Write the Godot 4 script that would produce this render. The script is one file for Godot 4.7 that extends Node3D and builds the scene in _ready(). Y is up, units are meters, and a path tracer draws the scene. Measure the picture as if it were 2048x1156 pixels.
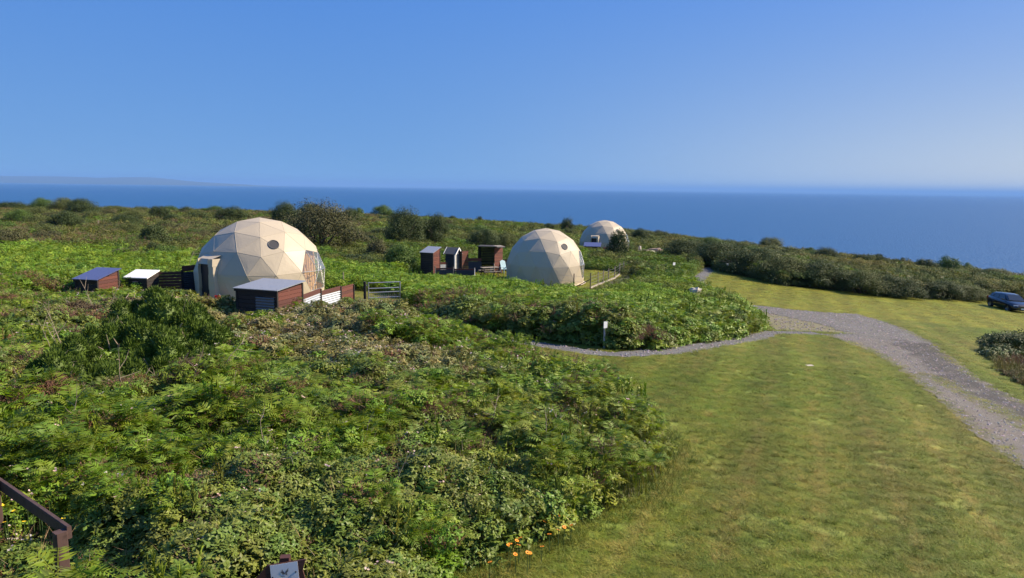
extends Node3D
# A drone's view of three dome tents on a coastal heath. Metres, y up, the camera looks along -z; "d" below is the distance ahead of the camera (d = -z).

const TPS := [0,-25,-0.000262146,-30,-20,3.52947e-05,30,-20,0.000528549,-2.5,7.5,-0.00189642,0,3,0.00108116,7,9.5,0.00102783,-10,8,0.0011854,18,8,-0.00102618,30,10,-7.89472e-05,-30,15,-0.000516003,-13,35,0.000529394,-3,22,-0.00165731,4.2,24,0.0030273,12,25,-0.00165396,17,38,0.00162803,2.7,56,8.21654e-05,-7,56,-0.000795757,10,45,-0.00134284,12.5,94,-0.000280821,20,70,0.00143821,42,60,0.00124619,30,40,-0.000300367,31,64,-0.00151609,75,100,0.000436586,60,50,-0.000704927,100,50,-0.000252622,30,150,8.6085e-05,-35,150,0.00017234,-124,170,-5.52829e-05,-40,64,0.000289584,-80,60,-0.000181959,-200,160,-1.032e-05,60,125,-0.000262174]
const TPS_PLANE := [9.42101, -0.0432001, -0.032777]

const CAM_Y := 6.0
const SEA_Y := -60.0
const EXPOSURE := 1.85
const GX0 := -320.0
const GD0 := -60.0
const GSTEP := 2.0
const GNX := 321
const GND := 191

var heights := PackedFloat32Array()
var rng := RandomNumberGenerator.new()
var noise_a := FastNoiseLite.new()
var noise_b := FastNoiseLite.new()
var noise_c := FastNoiseLite.new()
var used_names := {}
var mats := {}

# ------------------------------------------------------------------ ground height
func cliff_line(x: float) -> float:
	var xs := [-420.0, -124.0, -35.0, 30.0, 60.0, 75.0, 100.0, 130.0, 170.0, 230.0, 330.0]
	var ds := [290.0, 180.0, 172.0, 174.0, 134.0, 112.0, 84.0, 50.0, 0.0, -70.0, -200.0]
	for i in range(xs.size() - 1):
		if x < xs[i + 1]:
			var t: float = clamp((x - xs[i]) / (xs[i + 1] - xs[i]), 0.0, 1.0)
			return lerpf(ds[i], ds[i + 1], t)
	return ds[ds.size() - 1]

func raw_height(x: float, d: float) -> float:
	var cx := clampf(x, -200.0, 115.0)
	var cd := clampf(d, -25.0, 185.0)
	var h: float = TPS_PLANE[0] + TPS_PLANE[1] * cx + TPS_PLANE[2] * cd
	for i in range(0, TPS.size(), 3):
		var r2: float = (cx - TPS[i]) * (cx - TPS[i]) + (cd - TPS[i + 1]) * (cd - TPS[i + 1])
		if r2 > 1e-6:
			h += TPS[i + 2] * r2 * log(r2) * 0.5
	var over := d - cliff_line(x)
	if over > -6.0:
		var o := over + 6.0
		h -= o * o / (o + 14.0) * 1.5
	return maxf(h, SEA_Y - 12.0)

func ground(x: float, d: float) -> float:
	var fx := clampf((x - GX0) / GSTEP, 0.0, GNX - 1.001)
	var fd := clampf((d - GD0) / GSTEP, 0.0, GND - 1.001)
	var ix := int(fx)
	var id := int(fd)
	fx -= ix
	fd -= id
	var k := id * GNX + ix
	return lerpf(lerpf(heights[k], heights[k + 1], fx), lerpf(heights[k + GNX], heights[k + GNX + 1], fx), fd)

func at(x: float, d: float, up := 0.0) -> Vector3:
	return Vector3(x, ground(x, d) + up, -d)

# ------------------------------------------------------------------ naming and building helpers
func numbered(called: String) -> String:
	var n: int = used_names.get(called, 0)
	used_names[called] = n + 1
	return called if n == 0 else "%s_%03d" % [called, n]

func tag(o: Node, label: String, category: String, group := "") -> void:
	o.set_meta("label", label)
	o.set_meta("category", category)
	if group != "":
		o.set_meta("group", group)

func thing(called: String, label: String, category: String, where := Vector3.ZERO, turn := 0.0, group := "") -> Node3D:
	var o := Node3D.new()
	o.name = numbered(called)
	add_child(o)
	o.position = where
	o.rotation.y = turn
	tag(o, label, category, group)
	return o

func part(mesh: Mesh, called: String, m: Material, parent: Node = null, xf := Transform3D.IDENTITY) -> MeshInstance3D:
	var o := MeshInstance3D.new()
	o.mesh = mesh
	o.material_override = m
	o.transform = xf
	if parent == null:
		o.name = numbered(called)
		add_child(o)
	else:
		o.name = called
		parent.add_child(o, true)
	return o

func structure(o: Node) -> void:
	o.set_meta("kind", "structure")

func new_st() -> SurfaceTool:
	var st := SurfaceTool.new()
	st.begin(Mesh.PRIMITIVE_TRIANGLES)
	return st

func done(st: SurfaceTool) -> ArrayMesh:
	st.generate_normals()
	return st.commit()

func tri(st: SurfaceTool, a: Vector3, b: Vector3, c: Vector3) -> void:
	st.add_vertex(a)
	st.add_vertex(b)
	st.add_vertex(c)

func quad(st: SurfaceTool, a: Vector3, b: Vector3, c: Vector3, d: Vector3) -> void:
	tri(st, a, b, c)
	tri(st, a, c, d)

# a box with chamfered long edges; flat shaded
func add_box(st: SurfaceTool, c: Vector3, s: Vector3, b := Basis.IDENTITY, ch := 0.0) -> void:
	st.set_smooth_group(-1)
	var h := s * 0.5
	if ch <= 0.0:
		var p := []
		for i in 8:
			p.append(c + b * Vector3(h.x if i & 1 else -h.x, h.y if i & 2 else -h.y, h.z if i & 4 else -h.z))
		quad(st, p[4], p[6], p[7], p[5])
		quad(st, p[1], p[3], p[2], p[0])
		quad(st, p[5], p[7], p[3], p[1])
		quad(st, p[0], p[2], p[6], p[4])
		quad(st, p[6], p[2], p[3], p[7])
		quad(st, p[0], p[4], p[5], p[1])
		return
	# chamfer: an inset octagon profile extruded along the longest axis
	var ax := 0
	if s.y >= s.x and s.y >= s.z:
		ax = 1
	elif s.z >= s.x:
		ax = 2
	var u := (ax + 1) % 3
	var v := (ax + 2) % 3
	var prof := [Vector2(h[u] - ch, h[v]), Vector2(h[u], h[v] - ch), Vector2(h[u], -h[v] + ch), Vector2(h[u] - ch, -h[v]), Vector2(-h[u] + ch, -h[v]), Vector2(-h[u], -h[v] + ch), Vector2(-h[u], h[v] - ch), Vector2(-h[u] + ch, h[v])]
	var lo := []
	var hi := []
	for q in prof:
		var w := Vector3.ZERO
		w[u] = q.x
		w[v] = q.y
		w[ax] = -h[ax]
		lo.append(c + b * w)
		w[ax] = h[ax]
		hi.append(c + b * w)
	for i in 8:
		var j := (i + 1) % 8
		quad(st, lo[i], lo[j], hi[j], hi[i])
	for i in range(1, 7):
		tri(st, hi[0], hi[i], hi[i + 1])
		tri(st, lo[0], lo[i + 1], lo[i])

func box_mesh(s: Vector3, ch := 0.0) -> ArrayMesh:
	var st := new_st()
	add_box(st, Vector3.ZERO, s, Basis.IDENTITY, ch)
	return done(st)

func add_tube(st: SurfaceTool, pts: Array, radii: Array, sides := 6, cap := true) -> void:
	st.set_smooth_group(0)
	var rings := []
	for i in pts.size():
		var p: Vector3 = pts[i]
		var t: Vector3 = (pts[mini(i + 1, pts.size() - 1)] - pts[maxi(i - 1, 0)]).normalized()
		var a := t.cross(Vector3.UP if absf(t.y) < 0.9 else Vector3.RIGHT).normalized()
		var b := t.cross(a)
		var ring := []
		for k in sides:
			var w := TAU * k / sides
			ring.append(p + (a * cos(w) + b * sin(w)) * float(radii[i]))
		rings.append(ring)
	for i in range(pts.size() - 1):
		for k in sides:
			var k2 := (k + 1) % sides
			quad(st, rings[i][k], rings[i][k2], rings[i + 1][k2], rings[i + 1][k])
	if cap:
		st.set_smooth_group(-1)
		var last: Array = rings[rings.size() - 1]
		for k in range(1, sides - 1):
			tri(st, last[0], last[k], last[k + 1])
			tri(st, rings[0][0], rings[0][k + 1], rings[0][k])

func tube_mesh(pts: Array, radii: Array, sides := 6) -> ArrayMesh:
	var st := new_st()
	add_tube(st, pts, radii, sides)
	return done(st)

# surface of revolution round y
func add_lathe(st: SurfaceTool, prof: Array, sides := 16, xf := Transform3D.IDENTITY) -> void:
	st.set_smooth_group(0)
	for i in range(prof.size() - 1):
		for k in sides:
			var a := TAU * k / sides
			var b := TAU * (k + 1) / sides
			var p: Vector2 = prof[i]
			var q: Vector2 = prof[i + 1]
			var v := [Vector3(p.x * cos(a), p.y, p.x * sin(a)), Vector3(p.x * cos(b), p.y, p.x * sin(b)), Vector3(q.x * cos(b), q.y, q.x * sin(b)), Vector3(q.x * cos(a), q.y, q.x * sin(a))]
			for n in 4:
				v[n] = xf * v[n]
			if p.x > 1e-4:
				tri(st, v[0], v[2], v[1])
			if q.x > 1e-4:
				tri(st, v[0], v[3], v[2])

# a corrugated metal sheet in the x-y plane, waves running along x (ribs horizontal) or along y, with thickness
func corrugated_mesh(w: float, h: float, ribs_flat: bool, pitch := 0.09, amp := 0.016) -> ArrayMesh:
	var st := new_st()
	var l := h if ribs_flat else w
	var n := int(ceil(l / pitch * 6.0))
	for side in 2:
		st.set_smooth_group(side)
		var off := -0.003 if side == 0 else 0.003
		for i in n:
			var t0 := l * i / n
			var t1 := l * (i + 1) / n
			var z0 := sin(t0 / pitch * TAU) * amp + off
			var z1 := sin(t1 / pitch * TAU) * amp + off
			var p := []
			if ribs_flat:
				p = [Vector3(-w / 2, t0, z0), Vector3(w / 2, t0, z0), Vector3(w / 2, t1, z1), Vector3(-w / 2, t1, z1)]
			else:
				p = [Vector3(t0 - w / 2, 0, z0), Vector3(t1 - w / 2, 0, z1), Vector3(t1 - w / 2, h, z1), Vector3(t0 - w / 2, h, z0)]
			if side == 0:
				quad(st, p[0], p[1], p[2], p[3])
			else:
				quad(st, p[3], p[2], p[1], p[0])
	return done(st)

# ------------------------------------------------------------------ materials
func lin(r: float, g: float, b: float) -> Color:
	return Color(r, g, b).linear_to_srgb()

func mat(key: String, c: Color, rough := 0.8, metal := 0.0, spec := 0.5) -> StandardMaterial3D:
	if mats.has(key):
		return mats[key]
	var m := StandardMaterial3D.new()
	m.resource_name = key
	m.albedo_color = c
	m.roughness = rough
	m.metallic = metal
	m.metallic_specular = spec
	mats[key] = m
	return m

func seamless(seed_: int, freq: float, size: int, octaves := 4, kind := FastNoiseLite.TYPE_SIMPLEX_SMOOTH) -> Image:
	var n := FastNoiseLite.new()
	n.seed = seed_
	n.frequency = freq
	n.noise_type = kind
	n.fractal_octaves = octaves
	n.fractal_gain = 0.6
	var im := n.get_seamless_image(size, size)
	im.convert(Image.FORMAT_L8)
	return im

# two noises blended through a row of linear colours
func ramp_texture(a: Image, b: Image, mix_b: float, ramp: Array) -> ImageTexture:
	var da := a.get_data()
	var db := b.get_data()
	var n := a.get_width() * a.get_height()
	var table := PackedByteArray()
	for i in 256:
		var t := i / 255.0 * (ramp.size() - 1)
		var k := mini(int(t), ramp.size() - 2)
		var c: Color = (ramp[k] as Color).lerp(ramp[k + 1], t - k).linear_to_srgb()
		table.append_array([int(clampf(c.r, 0, 1) * 255), int(clampf(c.g, 0, 1) * 255), int(clampf(c.b, 0, 1) * 255)])
	var out := PackedByteArray()
	out.resize(n * 3)
	var o := 0
	for i in n:
		var v := clampi(int((da[i] * (1.0 - mix_b) + db[i] * mix_b - 127.0) * 1.5 + 127.0), 0, 255) * 3
		out[o] = table[v]
		out[o + 1] = table[v + 1]
		out[o + 2] = table[v + 2]
		o += 3
	var im := Image.create_from_data(a.get_width(), a.get_height(), false, Image.FORMAT_RGB8, out)
	return ImageTexture.create_from_image(im)

func normal_texture(a: Image, strength: float) -> ImageTexture:
	var im: Image = a.duplicate()
	im.convert(Image.FORMAT_RGBA8)
	im.bump_map_to_normal_map(strength)
	return ImageTexture.create_from_image(im)

func grained(key: String, c: Color, tex: Texture2D, scale_: Vector3, rough := 0.85, metal := 0.0, world := false) -> StandardMaterial3D:
	var m := mat(key, c, rough, metal)
	m.albedo_texture = tex
	m.uv1_triplanar = true
	m.uv1_world_triplanar = world
	m.uv1_scale = scale_
	return m

# ------------------------------------------------------------------ plant meshes
func leaf_mat(key: String, c: Color, back := 0.35, rough := 0.55) -> StandardMaterial3D:
	var m := mat(key, c, rough, 0.0, 0.35)
	m.vertex_color_use_as_albedo = true
	m.cull_mode = BaseMaterial3D.CULL_DISABLED
	m.backlight_enabled = true
	m.backlight = Color(back, back, back * 0.6)
	return m

func tint(st: SurfaceTool, spread := 0.25) -> void:
	var v := rng.randf_range(1.0 - spread, 1.0 + spread)
	st.set_color(Color(v * rng.randf_range(0.88, 1.14), v, v * rng.randf_range(0.8, 1.1)))

func leaflet(st: SurfaceTool, p: Vector3, dir: Vector3, side: Vector3, l: float, w: float, fold := 0.15) -> void:
	var up := side.cross(dir).normalized() * w * fold
	var tip := p + dir * l
	var a := p + dir * l * 0.45 + side * w * 0.5 + up
	var b := p + dir * l * 0.45 - side * w * 0.5 + up
	tri(st, p, tip, a)
	tri(st, p, b, tip)

func frond(st: SurfaceTool, base: Vector3, az: float, l: float, rise: float, spread: float, pairs: int, detail: int, droop := 0.25) -> void:
	st.set_smooth_group(-1)
	var dir := Vector3(sin(az), 0, cos(az))
	var side := Vector3(cos(az), 0, -sin(az))
	var pos := func(t: float) -> Vector3:
		return base + dir * (l * spread * pow(t, 1.35)) + Vector3.UP * (l * (rise * (1.0 - pow(1.0 - t, 1.9)) - droop * t * t * t))
	var prev: Vector3 = pos.call(0.0)
	st.set_color(Color(1.1, 0.85, 0.6))
	quad(st, base + Vector3(-0.008, -1.2, 0), base + Vector3(0.008, -1.2, 0), prev + side * l * 0.008, prev - side * l * 0.008)
	for i in range(1, 6):
		var q: Vector3 = pos.call(i / 5.0)
		var w := side * l * 0.008
		quad(st, prev - w, prev + w, q + w * 0.7, q - w * 0.7)
		prev = q
	var bright := rng.randf_range(0.85, 1.15)
	for i in pairs:
		var s := float(i) / pairs
		var t := 0.46 + 0.53 * s
		var p: Vector3 = pos.call(t)
		var fw: Vector3 = (pos.call(minf(t + 0.03, 1.0)) - pos.call(t - 0.03)).normalized()
		var lp := l * (0.30 * pow(1.0 - s, 0.85) + 0.02)
		for sg in [-1.0, 1.0]:
			var pd: Vector3 = (side * sg + fw * 0.45 + Vector3(0, rng.randf_range(-0.35, 0.05), 0)).normalized()
			var nrm: Vector3 = pd.cross(fw).normalized()
			var cr: Vector3 = nrm.cross(pd).normalized()
			var v := bright * rng.randf_range(0.72, 1.28)
			st.set_color(Color(v * rng.randf_range(0.92, 1.12), v, v * 0.9))
			if detail == 0:
				leaflet(st, p, pd, cr, lp, lp * 0.19 + l * 0.010, 0.08)
			else:
				var m := maxi(3, int(6 * (1.0 - s) + 2))
				for k in m:
					var u := (k + 0.15) / m
					var a := p + pd * lp * u
					var bsz := lp / m * 0.95
					var ll := (lp * 0.11 + l * 0.011) * (1.0 - u * 0.75)
					tri(st, a, a + pd * bsz, a + cr * ll + pd * bsz * 0.95)
					tri(st, a, a + pd * bsz, a - cr * ll + pd * bsz * 0.95)

func frond_mesh(l: float, rise: float, spread: float, detail: int, droop := 0.25) -> ArrayMesh:
	var st := new_st()
	frond(st, Vector3.ZERO, 0.0, l, rise, spread, 9 if detail else 8, detail, droop)
	return done(st)

func bracken_mesh(n: int, detail: int) -> ArrayMesh:
	var st := new_st()
	for i in n:
		var az := TAU * i / n + rng.randf_range(-0.5, 0.5)
		frond(st, Vector3(rng.randf_range(-0.06, 0.06), 0, rng.randf_range(-0.06, 0.06)), az, rng.randf_range(0.8, 1.1), rng.randf_range(0.75, 1.1), rng.randf_range(0.55, 0.9), 9 if detail else 8, detail, rng.randf_range(0.2, 0.55))
	return done(st)

func random_dir() -> Vector3:
	var y := rng.randf_range(-1, 1)
	var a := rng.randf() * TAU
	var r := sqrt(1.0 - y * y)
	return Vector3(r * cos(a), y, r * sin(a))

# a mound of leaves of radius about one; each leaf has its own green, drawn at random wherever it sits
func leaf_mound(n: int, size: float, three: bool, flat := 0.7, spread := 0.3) -> ArrayMesh:
	var st := new_st()
	st.set_smooth_group(-1)
	for i in n:
		var o := random_dir()
		if o.y < -0.3:
			o.y = -o.y
		var p := o * rng.randf_range(0.55, 1.0)
		p.y *= flat
		var nrm := (o * 0.8 + Vector3.UP * 0.7 + random_dir() * 0.7).normalized()
		var d := nrm.cross(random_dir()).normalized()
		var s := nrm.cross(d)
		tint(st, spread)
		var l := size * rng.randf_range(0.7, 1.3)
		leaflet(st, p, d, s, l, l * 0.72)
		if three:
			leaflet(st, p, (s * 0.9 - d * 0.35).normalized(), d, l * 0.85, l * 0.6)
			leaflet(st, p, (-s * 0.9 - d * 0.35).normalized(), d, l * 0.85, l * 0.6)
	return done(st)

# twiggy sprays: thin leaves along short stems, for heather, gorse and dry growth
func twig_mound(stems: int, per: int, ln: float, wd: float, upright := 0.6) -> ArrayMesh:
	var st := new_st()
	st.set_smooth_group(-1)
	for i in stems:
		var a := rng.randf() * TAU
		var r := sqrt(rng.randf()) * 0.75
		var p := Vector3(cos(a) * r, rng.randf_range(-0.3, 0.15), sin(a) * r)
		var dir := (Vector3(p.x, upright, p.z) + random_dir() * 0.35).normalized()
		tint(st, 0.3)
		var l := rng.randf_range(0.5, 0.9)
		var w := dir.cross(random_dir()).normalized() * 0.012
		quad(st, p - w, p + w, p + dir * l + w * 0.4, p + dir * l - w * 0.4)
		for k in per:
			var q := p + dir * l * rng.randf_range(0.25, 1.0)
			var e := (dir * 0.7 + random_dir()).normalized()
			var sd := e.cross(random_dir()).normalized() * wd
			tri(st, q - sd, q + sd, q + e * ln * rng.randf_range(0.6, 1.3))
	return done(st)

func blossom_mesh(n: int, r: float) -> ArrayMesh:
	var st := new_st()
	st.set_smooth_group(-1)
	for i in n:
		var c := Vector3(rng.randf_range(-1, 1), rng.randf_range(-0.1, 0.35), rng.randf_range(-1, 1)) * 0.5
		var nrm := (Vector3.UP + random_dir() * 0.7).normalized()
		var d := nrm.cross(random_dir()).normalized()
		tint(st, 0.12)
		for k in 5:
			var e := d.rotated(nrm, TAU * k / 5.0)
			leaflet(st, c, (e + nrm * 0.25).normalized(), nrm.cross(e), r, r * 0.8, 0.1)
	return done(st)

func grass_mesh(n: int, h: float, r: float, w: float, lean: float) -> ArrayMesh:
	var st := new_st()
	st.set_smooth_group(-1)
	for i in n:
		var a := rng.randf() * TAU
		var q := sqrt(rng.randf()) * r
		var p := Vector3(cos(a) * q, -0.01, sin(a) * q)
		var d := random_dir()
		d.y = 0
		d = d.normalized()
		var s := Vector3(d.z, 0, -d.x).rotated(Vector3.UP, rng.randf_range(-1, 1)) * w * rng.randf_range(0.6, 1.3)
		var hh := h * rng.randf_range(0.55, 1.3)
		tint(st, 0.22)
		var mid := p + Vector3.UP * hh * 0.6 + d * lean * hh * 0.35
		var tip := p + Vector3.UP * hh + d * lean * hh * rng.randf_range(0.4, 1.3)
		tri(st, p - s, p + s, mid)
		tri(st, mid - s * 0.7, mid + s * 0.7, tip)
	return done(st)

# crown of a bush about one unit in radius, standing on y = 0
func crown_mesh(clumps: int, per: int, leaf: float, tall: float, lean: float, seed_: int) -> ArrayMesh:
	rng.seed = seed_
	var st := new_st()
	st.set_smooth_group(-1)
	for c in clumps:
		var o := random_dir()
		o.y = absf(o.y) * 1.1 - 0.25
		var rr := rng.randf_range(0.45, 0.82)
		var cc := Vector3(o.x * rr + o.y * lean, (o.y * rr + 0.42) * tall, o.z * rr)
		var cr := rng.randf_range(0.20, 0.40)
		var tone := rng.randf_range(0.82, 1.18)
		for i in per:
			var q := random_dir()
			var p := cc + Vector3(q.x, q.y * 0.75, q.z) * cr * rng.randf_range(0.5, 1.08)
			if p.y < 0.02:
				p.y = rng.randf_range(0.02, 0.2)
			var nrm := (q + Vector3.UP * 0.5 + random_dir() * 0.6).normalized()
			var d := nrm.cross(random_dir()).normalized()
			var v := tone * rng.randf_range(0.75, 1.25)
			st.set_color(Color(v * rng.randf_range(0.9, 1.15), v, v * rng.randf_range(0.8, 1.05)))
			var l := leaf * rng.randf_range(0.6, 1.4)
			leaflet(st, p, d, nrm.cross(d), l, l * 0.6)
	return done(st)

# gorse: rounded humps of short spines
func gorse_mesh(humps: int, per: int, seed_: int) -> ArrayMesh:
	rng.seed = seed_
	var st := new_st()
	st.set_smooth_group(-1)
	for c in humps:
		var a := rng.randf() * TAU
		var q := sqrt(rng.randf()) * 0.75
		var cc := Vector3(cos(a) * q, rng.randf_range(0.35, 0.75) * (1.15 - q * 0.6), sin(a) * q)
		var cr := rng.randf_range(0.2, 0.36)
		var tone := rng.randf_range(0.8, 1.2)
		var ring := func(i: int, j: int) -> Vector3:
			var ra := TAU * (i % 8) / 8.0
			var rt := PI * j / 5.0
			return cc + Vector3(sin(rt) * cos(ra), cos(rt), sin(rt) * sin(ra)) * cr * 0.84
		st.set_color(Color(tone, tone, tone))
		for j in 5:
			for i in 8:
				quad(st, ring.call(i, j), ring.call(i, j + 1), ring.call(i + 1, j + 1), ring.call(i + 1, j))
		for i in per:
			var o := random_dir()
			if o.y < -0.5:
				o.y = -o.y
			var p := cc + o * cr * rng.randf_range(0.8, 0.98)
			var d := (o + random_dir() * 0.45).normalized()
			var s := d.cross(random_dir()).normalized()
			var v := tone * rng.randf_range(0.75, 1.25)
			st.set_color(Color(v, v, v))
			tri(st, p - s * 0.014, p + s * 0.014, p + d * rng.randf_range(0.04, 0.085))
	return done(st)

func limbs_mesh(n: int, tall: float, thick: float, seed_: int) -> ArrayMesh:
	rng.seed = seed_
	var st := new_st()
	for i in n:
		var a := TAU * i / n + rng.randf_range(-0.4, 0.4)
		var out := rng.randf_range(0.35, 0.7)
		var p0 := Vector3(cos(a) * 0.05, -0.08, sin(a) * 0.05)
		var p1 := Vector3(cos(a) * out * 0.3, tall * 0.3, sin(a) * out * 0.3) + random_dir() * 0.04
		var p2 := Vector3(cos(a) * out * 0.7, tall * 0.6, sin(a) * out * 0.7) + random_dir() * 0.08
		var p3 := Vector3(cos(a) * out, tall * 0.85, sin(a) * out) + random_dir() * 0.08
		add_tube(st, [p0, p1, p2, p3], [thick, thick * 0.75, thick * 0.45, thick * 0.15], 5)
		for k in 2:
			var b := p1.lerp(p2, rng.randf_range(0.2, 0.9))
			var e := b + (Vector3(cos(a), 0.7, sin(a)) + random_dir() * 0.9) * 0.28
			add_tube(st, [b, b.lerp(e, 0.5) + random_dir() * 0.03, e], [thick * 0.4, thick * 0.25, thick * 0.08], 4)
	return done(st)

# a crooked bare stick with side twigs
func stick_mesh(l: float, thick: float, bend: float, seed_: int) -> ArrayMesh:
	rng.seed = seed_
	var st := new_st()
	var pts := []
	var rad := []
	var dir := Vector3(rng.randf_range(-0.5, 0.5), 1, rng.randf_range(-0.5, 0.5)).normalized()
	var turn := random_dir() * bend
	var p := Vector3.ZERO
	for i in 8:
		pts.append(p)
		rad.append(thick * (1.0 - i / 9.0))
		p += dir * l / 7.0
		dir = (dir + turn / 7.0 + random_dir() * 0.18).normalized()
	add_tube(st, pts, rad, 5)
	for k in 3:
		var b: Vector3 = pts[3 + k]
		var e := b + (dir + random_dir() * 0.9).normalized() * l * rng.randf_range(0.15, 0.4)
		add_tube(st, [b, b.lerp(e, 0.5) + random_dir() * l * 0.02, e], [thick * 0.5, thick * 0.35, thick * 0.15], 4)
	return done(st)

# ------------------------------------------------------------------ scattering
class Bag:
	var buf := PackedFloat32Array()
	var n := 0
	func put(b: Basis, p: Vector3, c: Color) -> void:
		buf.append_array([b.x.x, b.y.x, b.z.x, p.x, b.x.y, b.y.y, b.z.y, p.y, b.x.z, b.y.z, b.z.z, p.z, c.r, c.g, c.b, 1.0])
		n += 1

func spill(bag: Bag, called: String, mesh: Mesh, m: Material, label: String, category: String) -> void:
	if bag.n == 0:
		return
	var mm := MultiMesh.new()
	mm.transform_format = MultiMesh.TRANSFORM_3D
	mm.use_colors = true
	mm.mesh = mesh
	mm.instance_count = bag.n
	mm.buffer = bag.buf
	var o := MultiMeshInstance3D.new()
	o.multimesh = mm
	o.material_override = m
	o.name = numbered(called)
	add_child(o)
	o.set_meta("kind", "stuff")
	tag(o, label, category)

func spun(s: float, sy: float, tilt := 0.2) -> Basis:
	var b := Basis(Vector3.UP, rng.randf() * TAU)
	if tilt > 0.0:
		b = Basis(Vector3(rng.randf_range(-1, 1), 0, rng.randf_range(-1, 1)).normalized(), rng.randf_range(0, tilt)) * b
	return b.scaled(Vector3(s, sy, s)) if tilt <= 0.0 else b * Basis.from_scale(Vector3(s, sy, s))

# ------------------------------------------------------------------ regions of the ground (x, d)
const MX0 := -60.0
const MD0 := 0.0
const MSTEP := 0.25
const MNX := 600
const MND := 448
const SCRUB := 0
const LAWN := 1
const TRACK := 2
const PATH := 3
const YARD := 4
var mask := PackedByteArray()
var edge := PackedFloat32Array()

var lawn_poly := PackedVector2Array([Vector2(-1.2, 6.4), Vector2(-0.5, 7.5), Vector2(0.0, 8.1), Vector2(0.5, 8.7), Vector2(1.2, 9.3), Vector2(2.0, 10.1), Vector2(2.5, 11.0), Vector2(2.8, 11.9), Vector2(3.0, 13.5), Vector2(2.5, 15.9), Vector2(1.6, 18.4), Vector2(0.2, 20.3), Vector2(-1.6, 21.9), Vector2(-3.0, 24.2), Vector2(-5.2, 28.2), Vector2(-6.9, 30.8), Vector2(-7.6, 32.8), Vector2(-7.3, 33.6), Vector2(-5.5, 34.3), Vector2(-4.9, 32.6), Vector2(-3.0, 27.8), Vector2(-1.7, 26.0), Vector2(-0.4, 25.5), Vector2(0.7, 24.7), Vector2(2.2, 24.0), Vector2(3.7, 23.1), Vector2(5.7, 24.4), Vector2(8.5, 27.8), Vector2(12.1, 33.2), Vector2(13.3, 36.3), Vector2(14.4, 43.3), Vector2(15.4, 51.3), Vector2(15.6, 58.0), Vector2(16.4, 64.0), Vector2(17.8, 67.8), Vector2(19.6, 73.0), Vector2(21.4, 79.0), Vector2(23.0, 79.0), Vector2(21.6, 74.0), Vector2(23.3, 71.1), Vector2(25.2, 65.2), Vector2(31.9, 65.3), Vector2(36.1, 64.4), Vector2(45.7, 67.6), Vector2(52.4, 70.8), Vector2(75.0, 76.0), Vector2(75.0, 40.0), Vector2(75.0, -25.0), Vector2(-1.2, -25.0)])
var hedge_poly := PackedVector2Array([Vector2(23.0, 33.4), Vector2(20.2, 28.5), Vector2(17.8, 23.0), Vector2(16.9, 15.0), Vector2(42.0, 15.0), Vector2(42.0, 45.0), Vector2(31.5, 42.2), Vector2(26.7, 38.5)])
var track_poly := PackedVector2Array([Vector2(16.4, 54.5), Vector2(16.1, 50.6), Vector2(16.7, 48.6), Vector2(19.6, 47.0), Vector2(24.1, 47.7), Vector2(23.6, 41.7), Vector2(21.5, 34.8), Vector2(21.0, 33.9), Vector2(19.5, 30.4), Vector2(17.4, 25.3), Vector2(16.2, 21.3), Vector2(15.4, 15.0), Vector2(15.0, 8.0), Vector2(15.0, -15.0), Vector2(8.6, -15.0), Vector2(9.3, 8.0), Vector2(10.1, 13.0), Vector2(11.0, 15.7), Vector2(12.4, 19.5), Vector2(14.7, 25.7), Vector2(15.6, 30.1), Vector2(15.5, 32.4), Vector2(15.3, 34.0), Vector2(17.4, 35.4), Vector2(17.3, 38.6), Vector2(16.5, 42.4), Vector2(15.9, 46.5), Vector2(15.2, 49.0), Vector2(15.5, 52.0), Vector2(15.8, 54.5)])
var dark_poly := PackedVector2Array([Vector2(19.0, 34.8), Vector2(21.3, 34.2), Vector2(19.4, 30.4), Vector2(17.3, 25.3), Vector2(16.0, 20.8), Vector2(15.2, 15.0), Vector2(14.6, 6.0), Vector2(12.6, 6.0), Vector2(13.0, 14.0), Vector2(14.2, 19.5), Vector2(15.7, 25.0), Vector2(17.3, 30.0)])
var yard_1 := PackedVector2Array([Vector2(-9.4, 28.6), Vector2(-8.6, 28.9), Vector2(-8.2, 30.8), Vector2(-7.3, 33.4), Vector2(-5.4, 34.3), Vector2(-5.6, 37.0), Vector2(-7.6, 41.0), Vector2(-13.0, 41.5), Vector2(-18.0, 38.5), Vector2(-19.5, 35.6), Vector2(-17.6, 33.4), Vector2(-14.6, 31.6), Vector2(-11.4, 30.6)])
var yard_2 := PackedVector2Array([Vector2(-7.6, 58.8), Vector2(-1.5, 59.3), Vector2(0.0, 57.4), Vector2(1.6, 54.9), Vector2(3.4, 53.7), Vector2(6.0, 53.2), Vector2(7.1, 56.4), Vector2(8.4, 59.9), Vector2(9.3, 62.0), Vector2(10.9, 67.2), Vector2(6.0, 69.0), Vector2(-2.0, 69.0), Vector2(-6.0, 66.0)])
var yard_3 := PackedVector2Array([Vector2(8.8, 92.0), Vector2(13.0, 92.4), Vector2(16.6, 94.0), Vector2(17.0, 100.0), Vector2(13.0, 102.0), Vector2(8.5, 100.0)])
var path_line := [Vector2(-6.3, 33.7), Vector2(-4.7, 30.6), Vector2(-2.3, 26.6), Vector2(0.0, 24.3), Vector2(1.3, 23.3), Vector2(2.6, 22.4), Vector2(3.6, 22.3), Vector2(5.5, 23.7), Vector2(8.3, 27.3), Vector2(10.8, 30.4), Vector2(12.6, 33.1), Vector2(15.3, 34.2)]
var path_line_2 := [Vector2(15.9, 54.0), Vector2(16.2, 59.0), Vector2(17.0, 63.6), Vector2(18.6, 68.0), Vector2(20.5, 73.0), Vector2(22.2, 79.0)]

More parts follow.
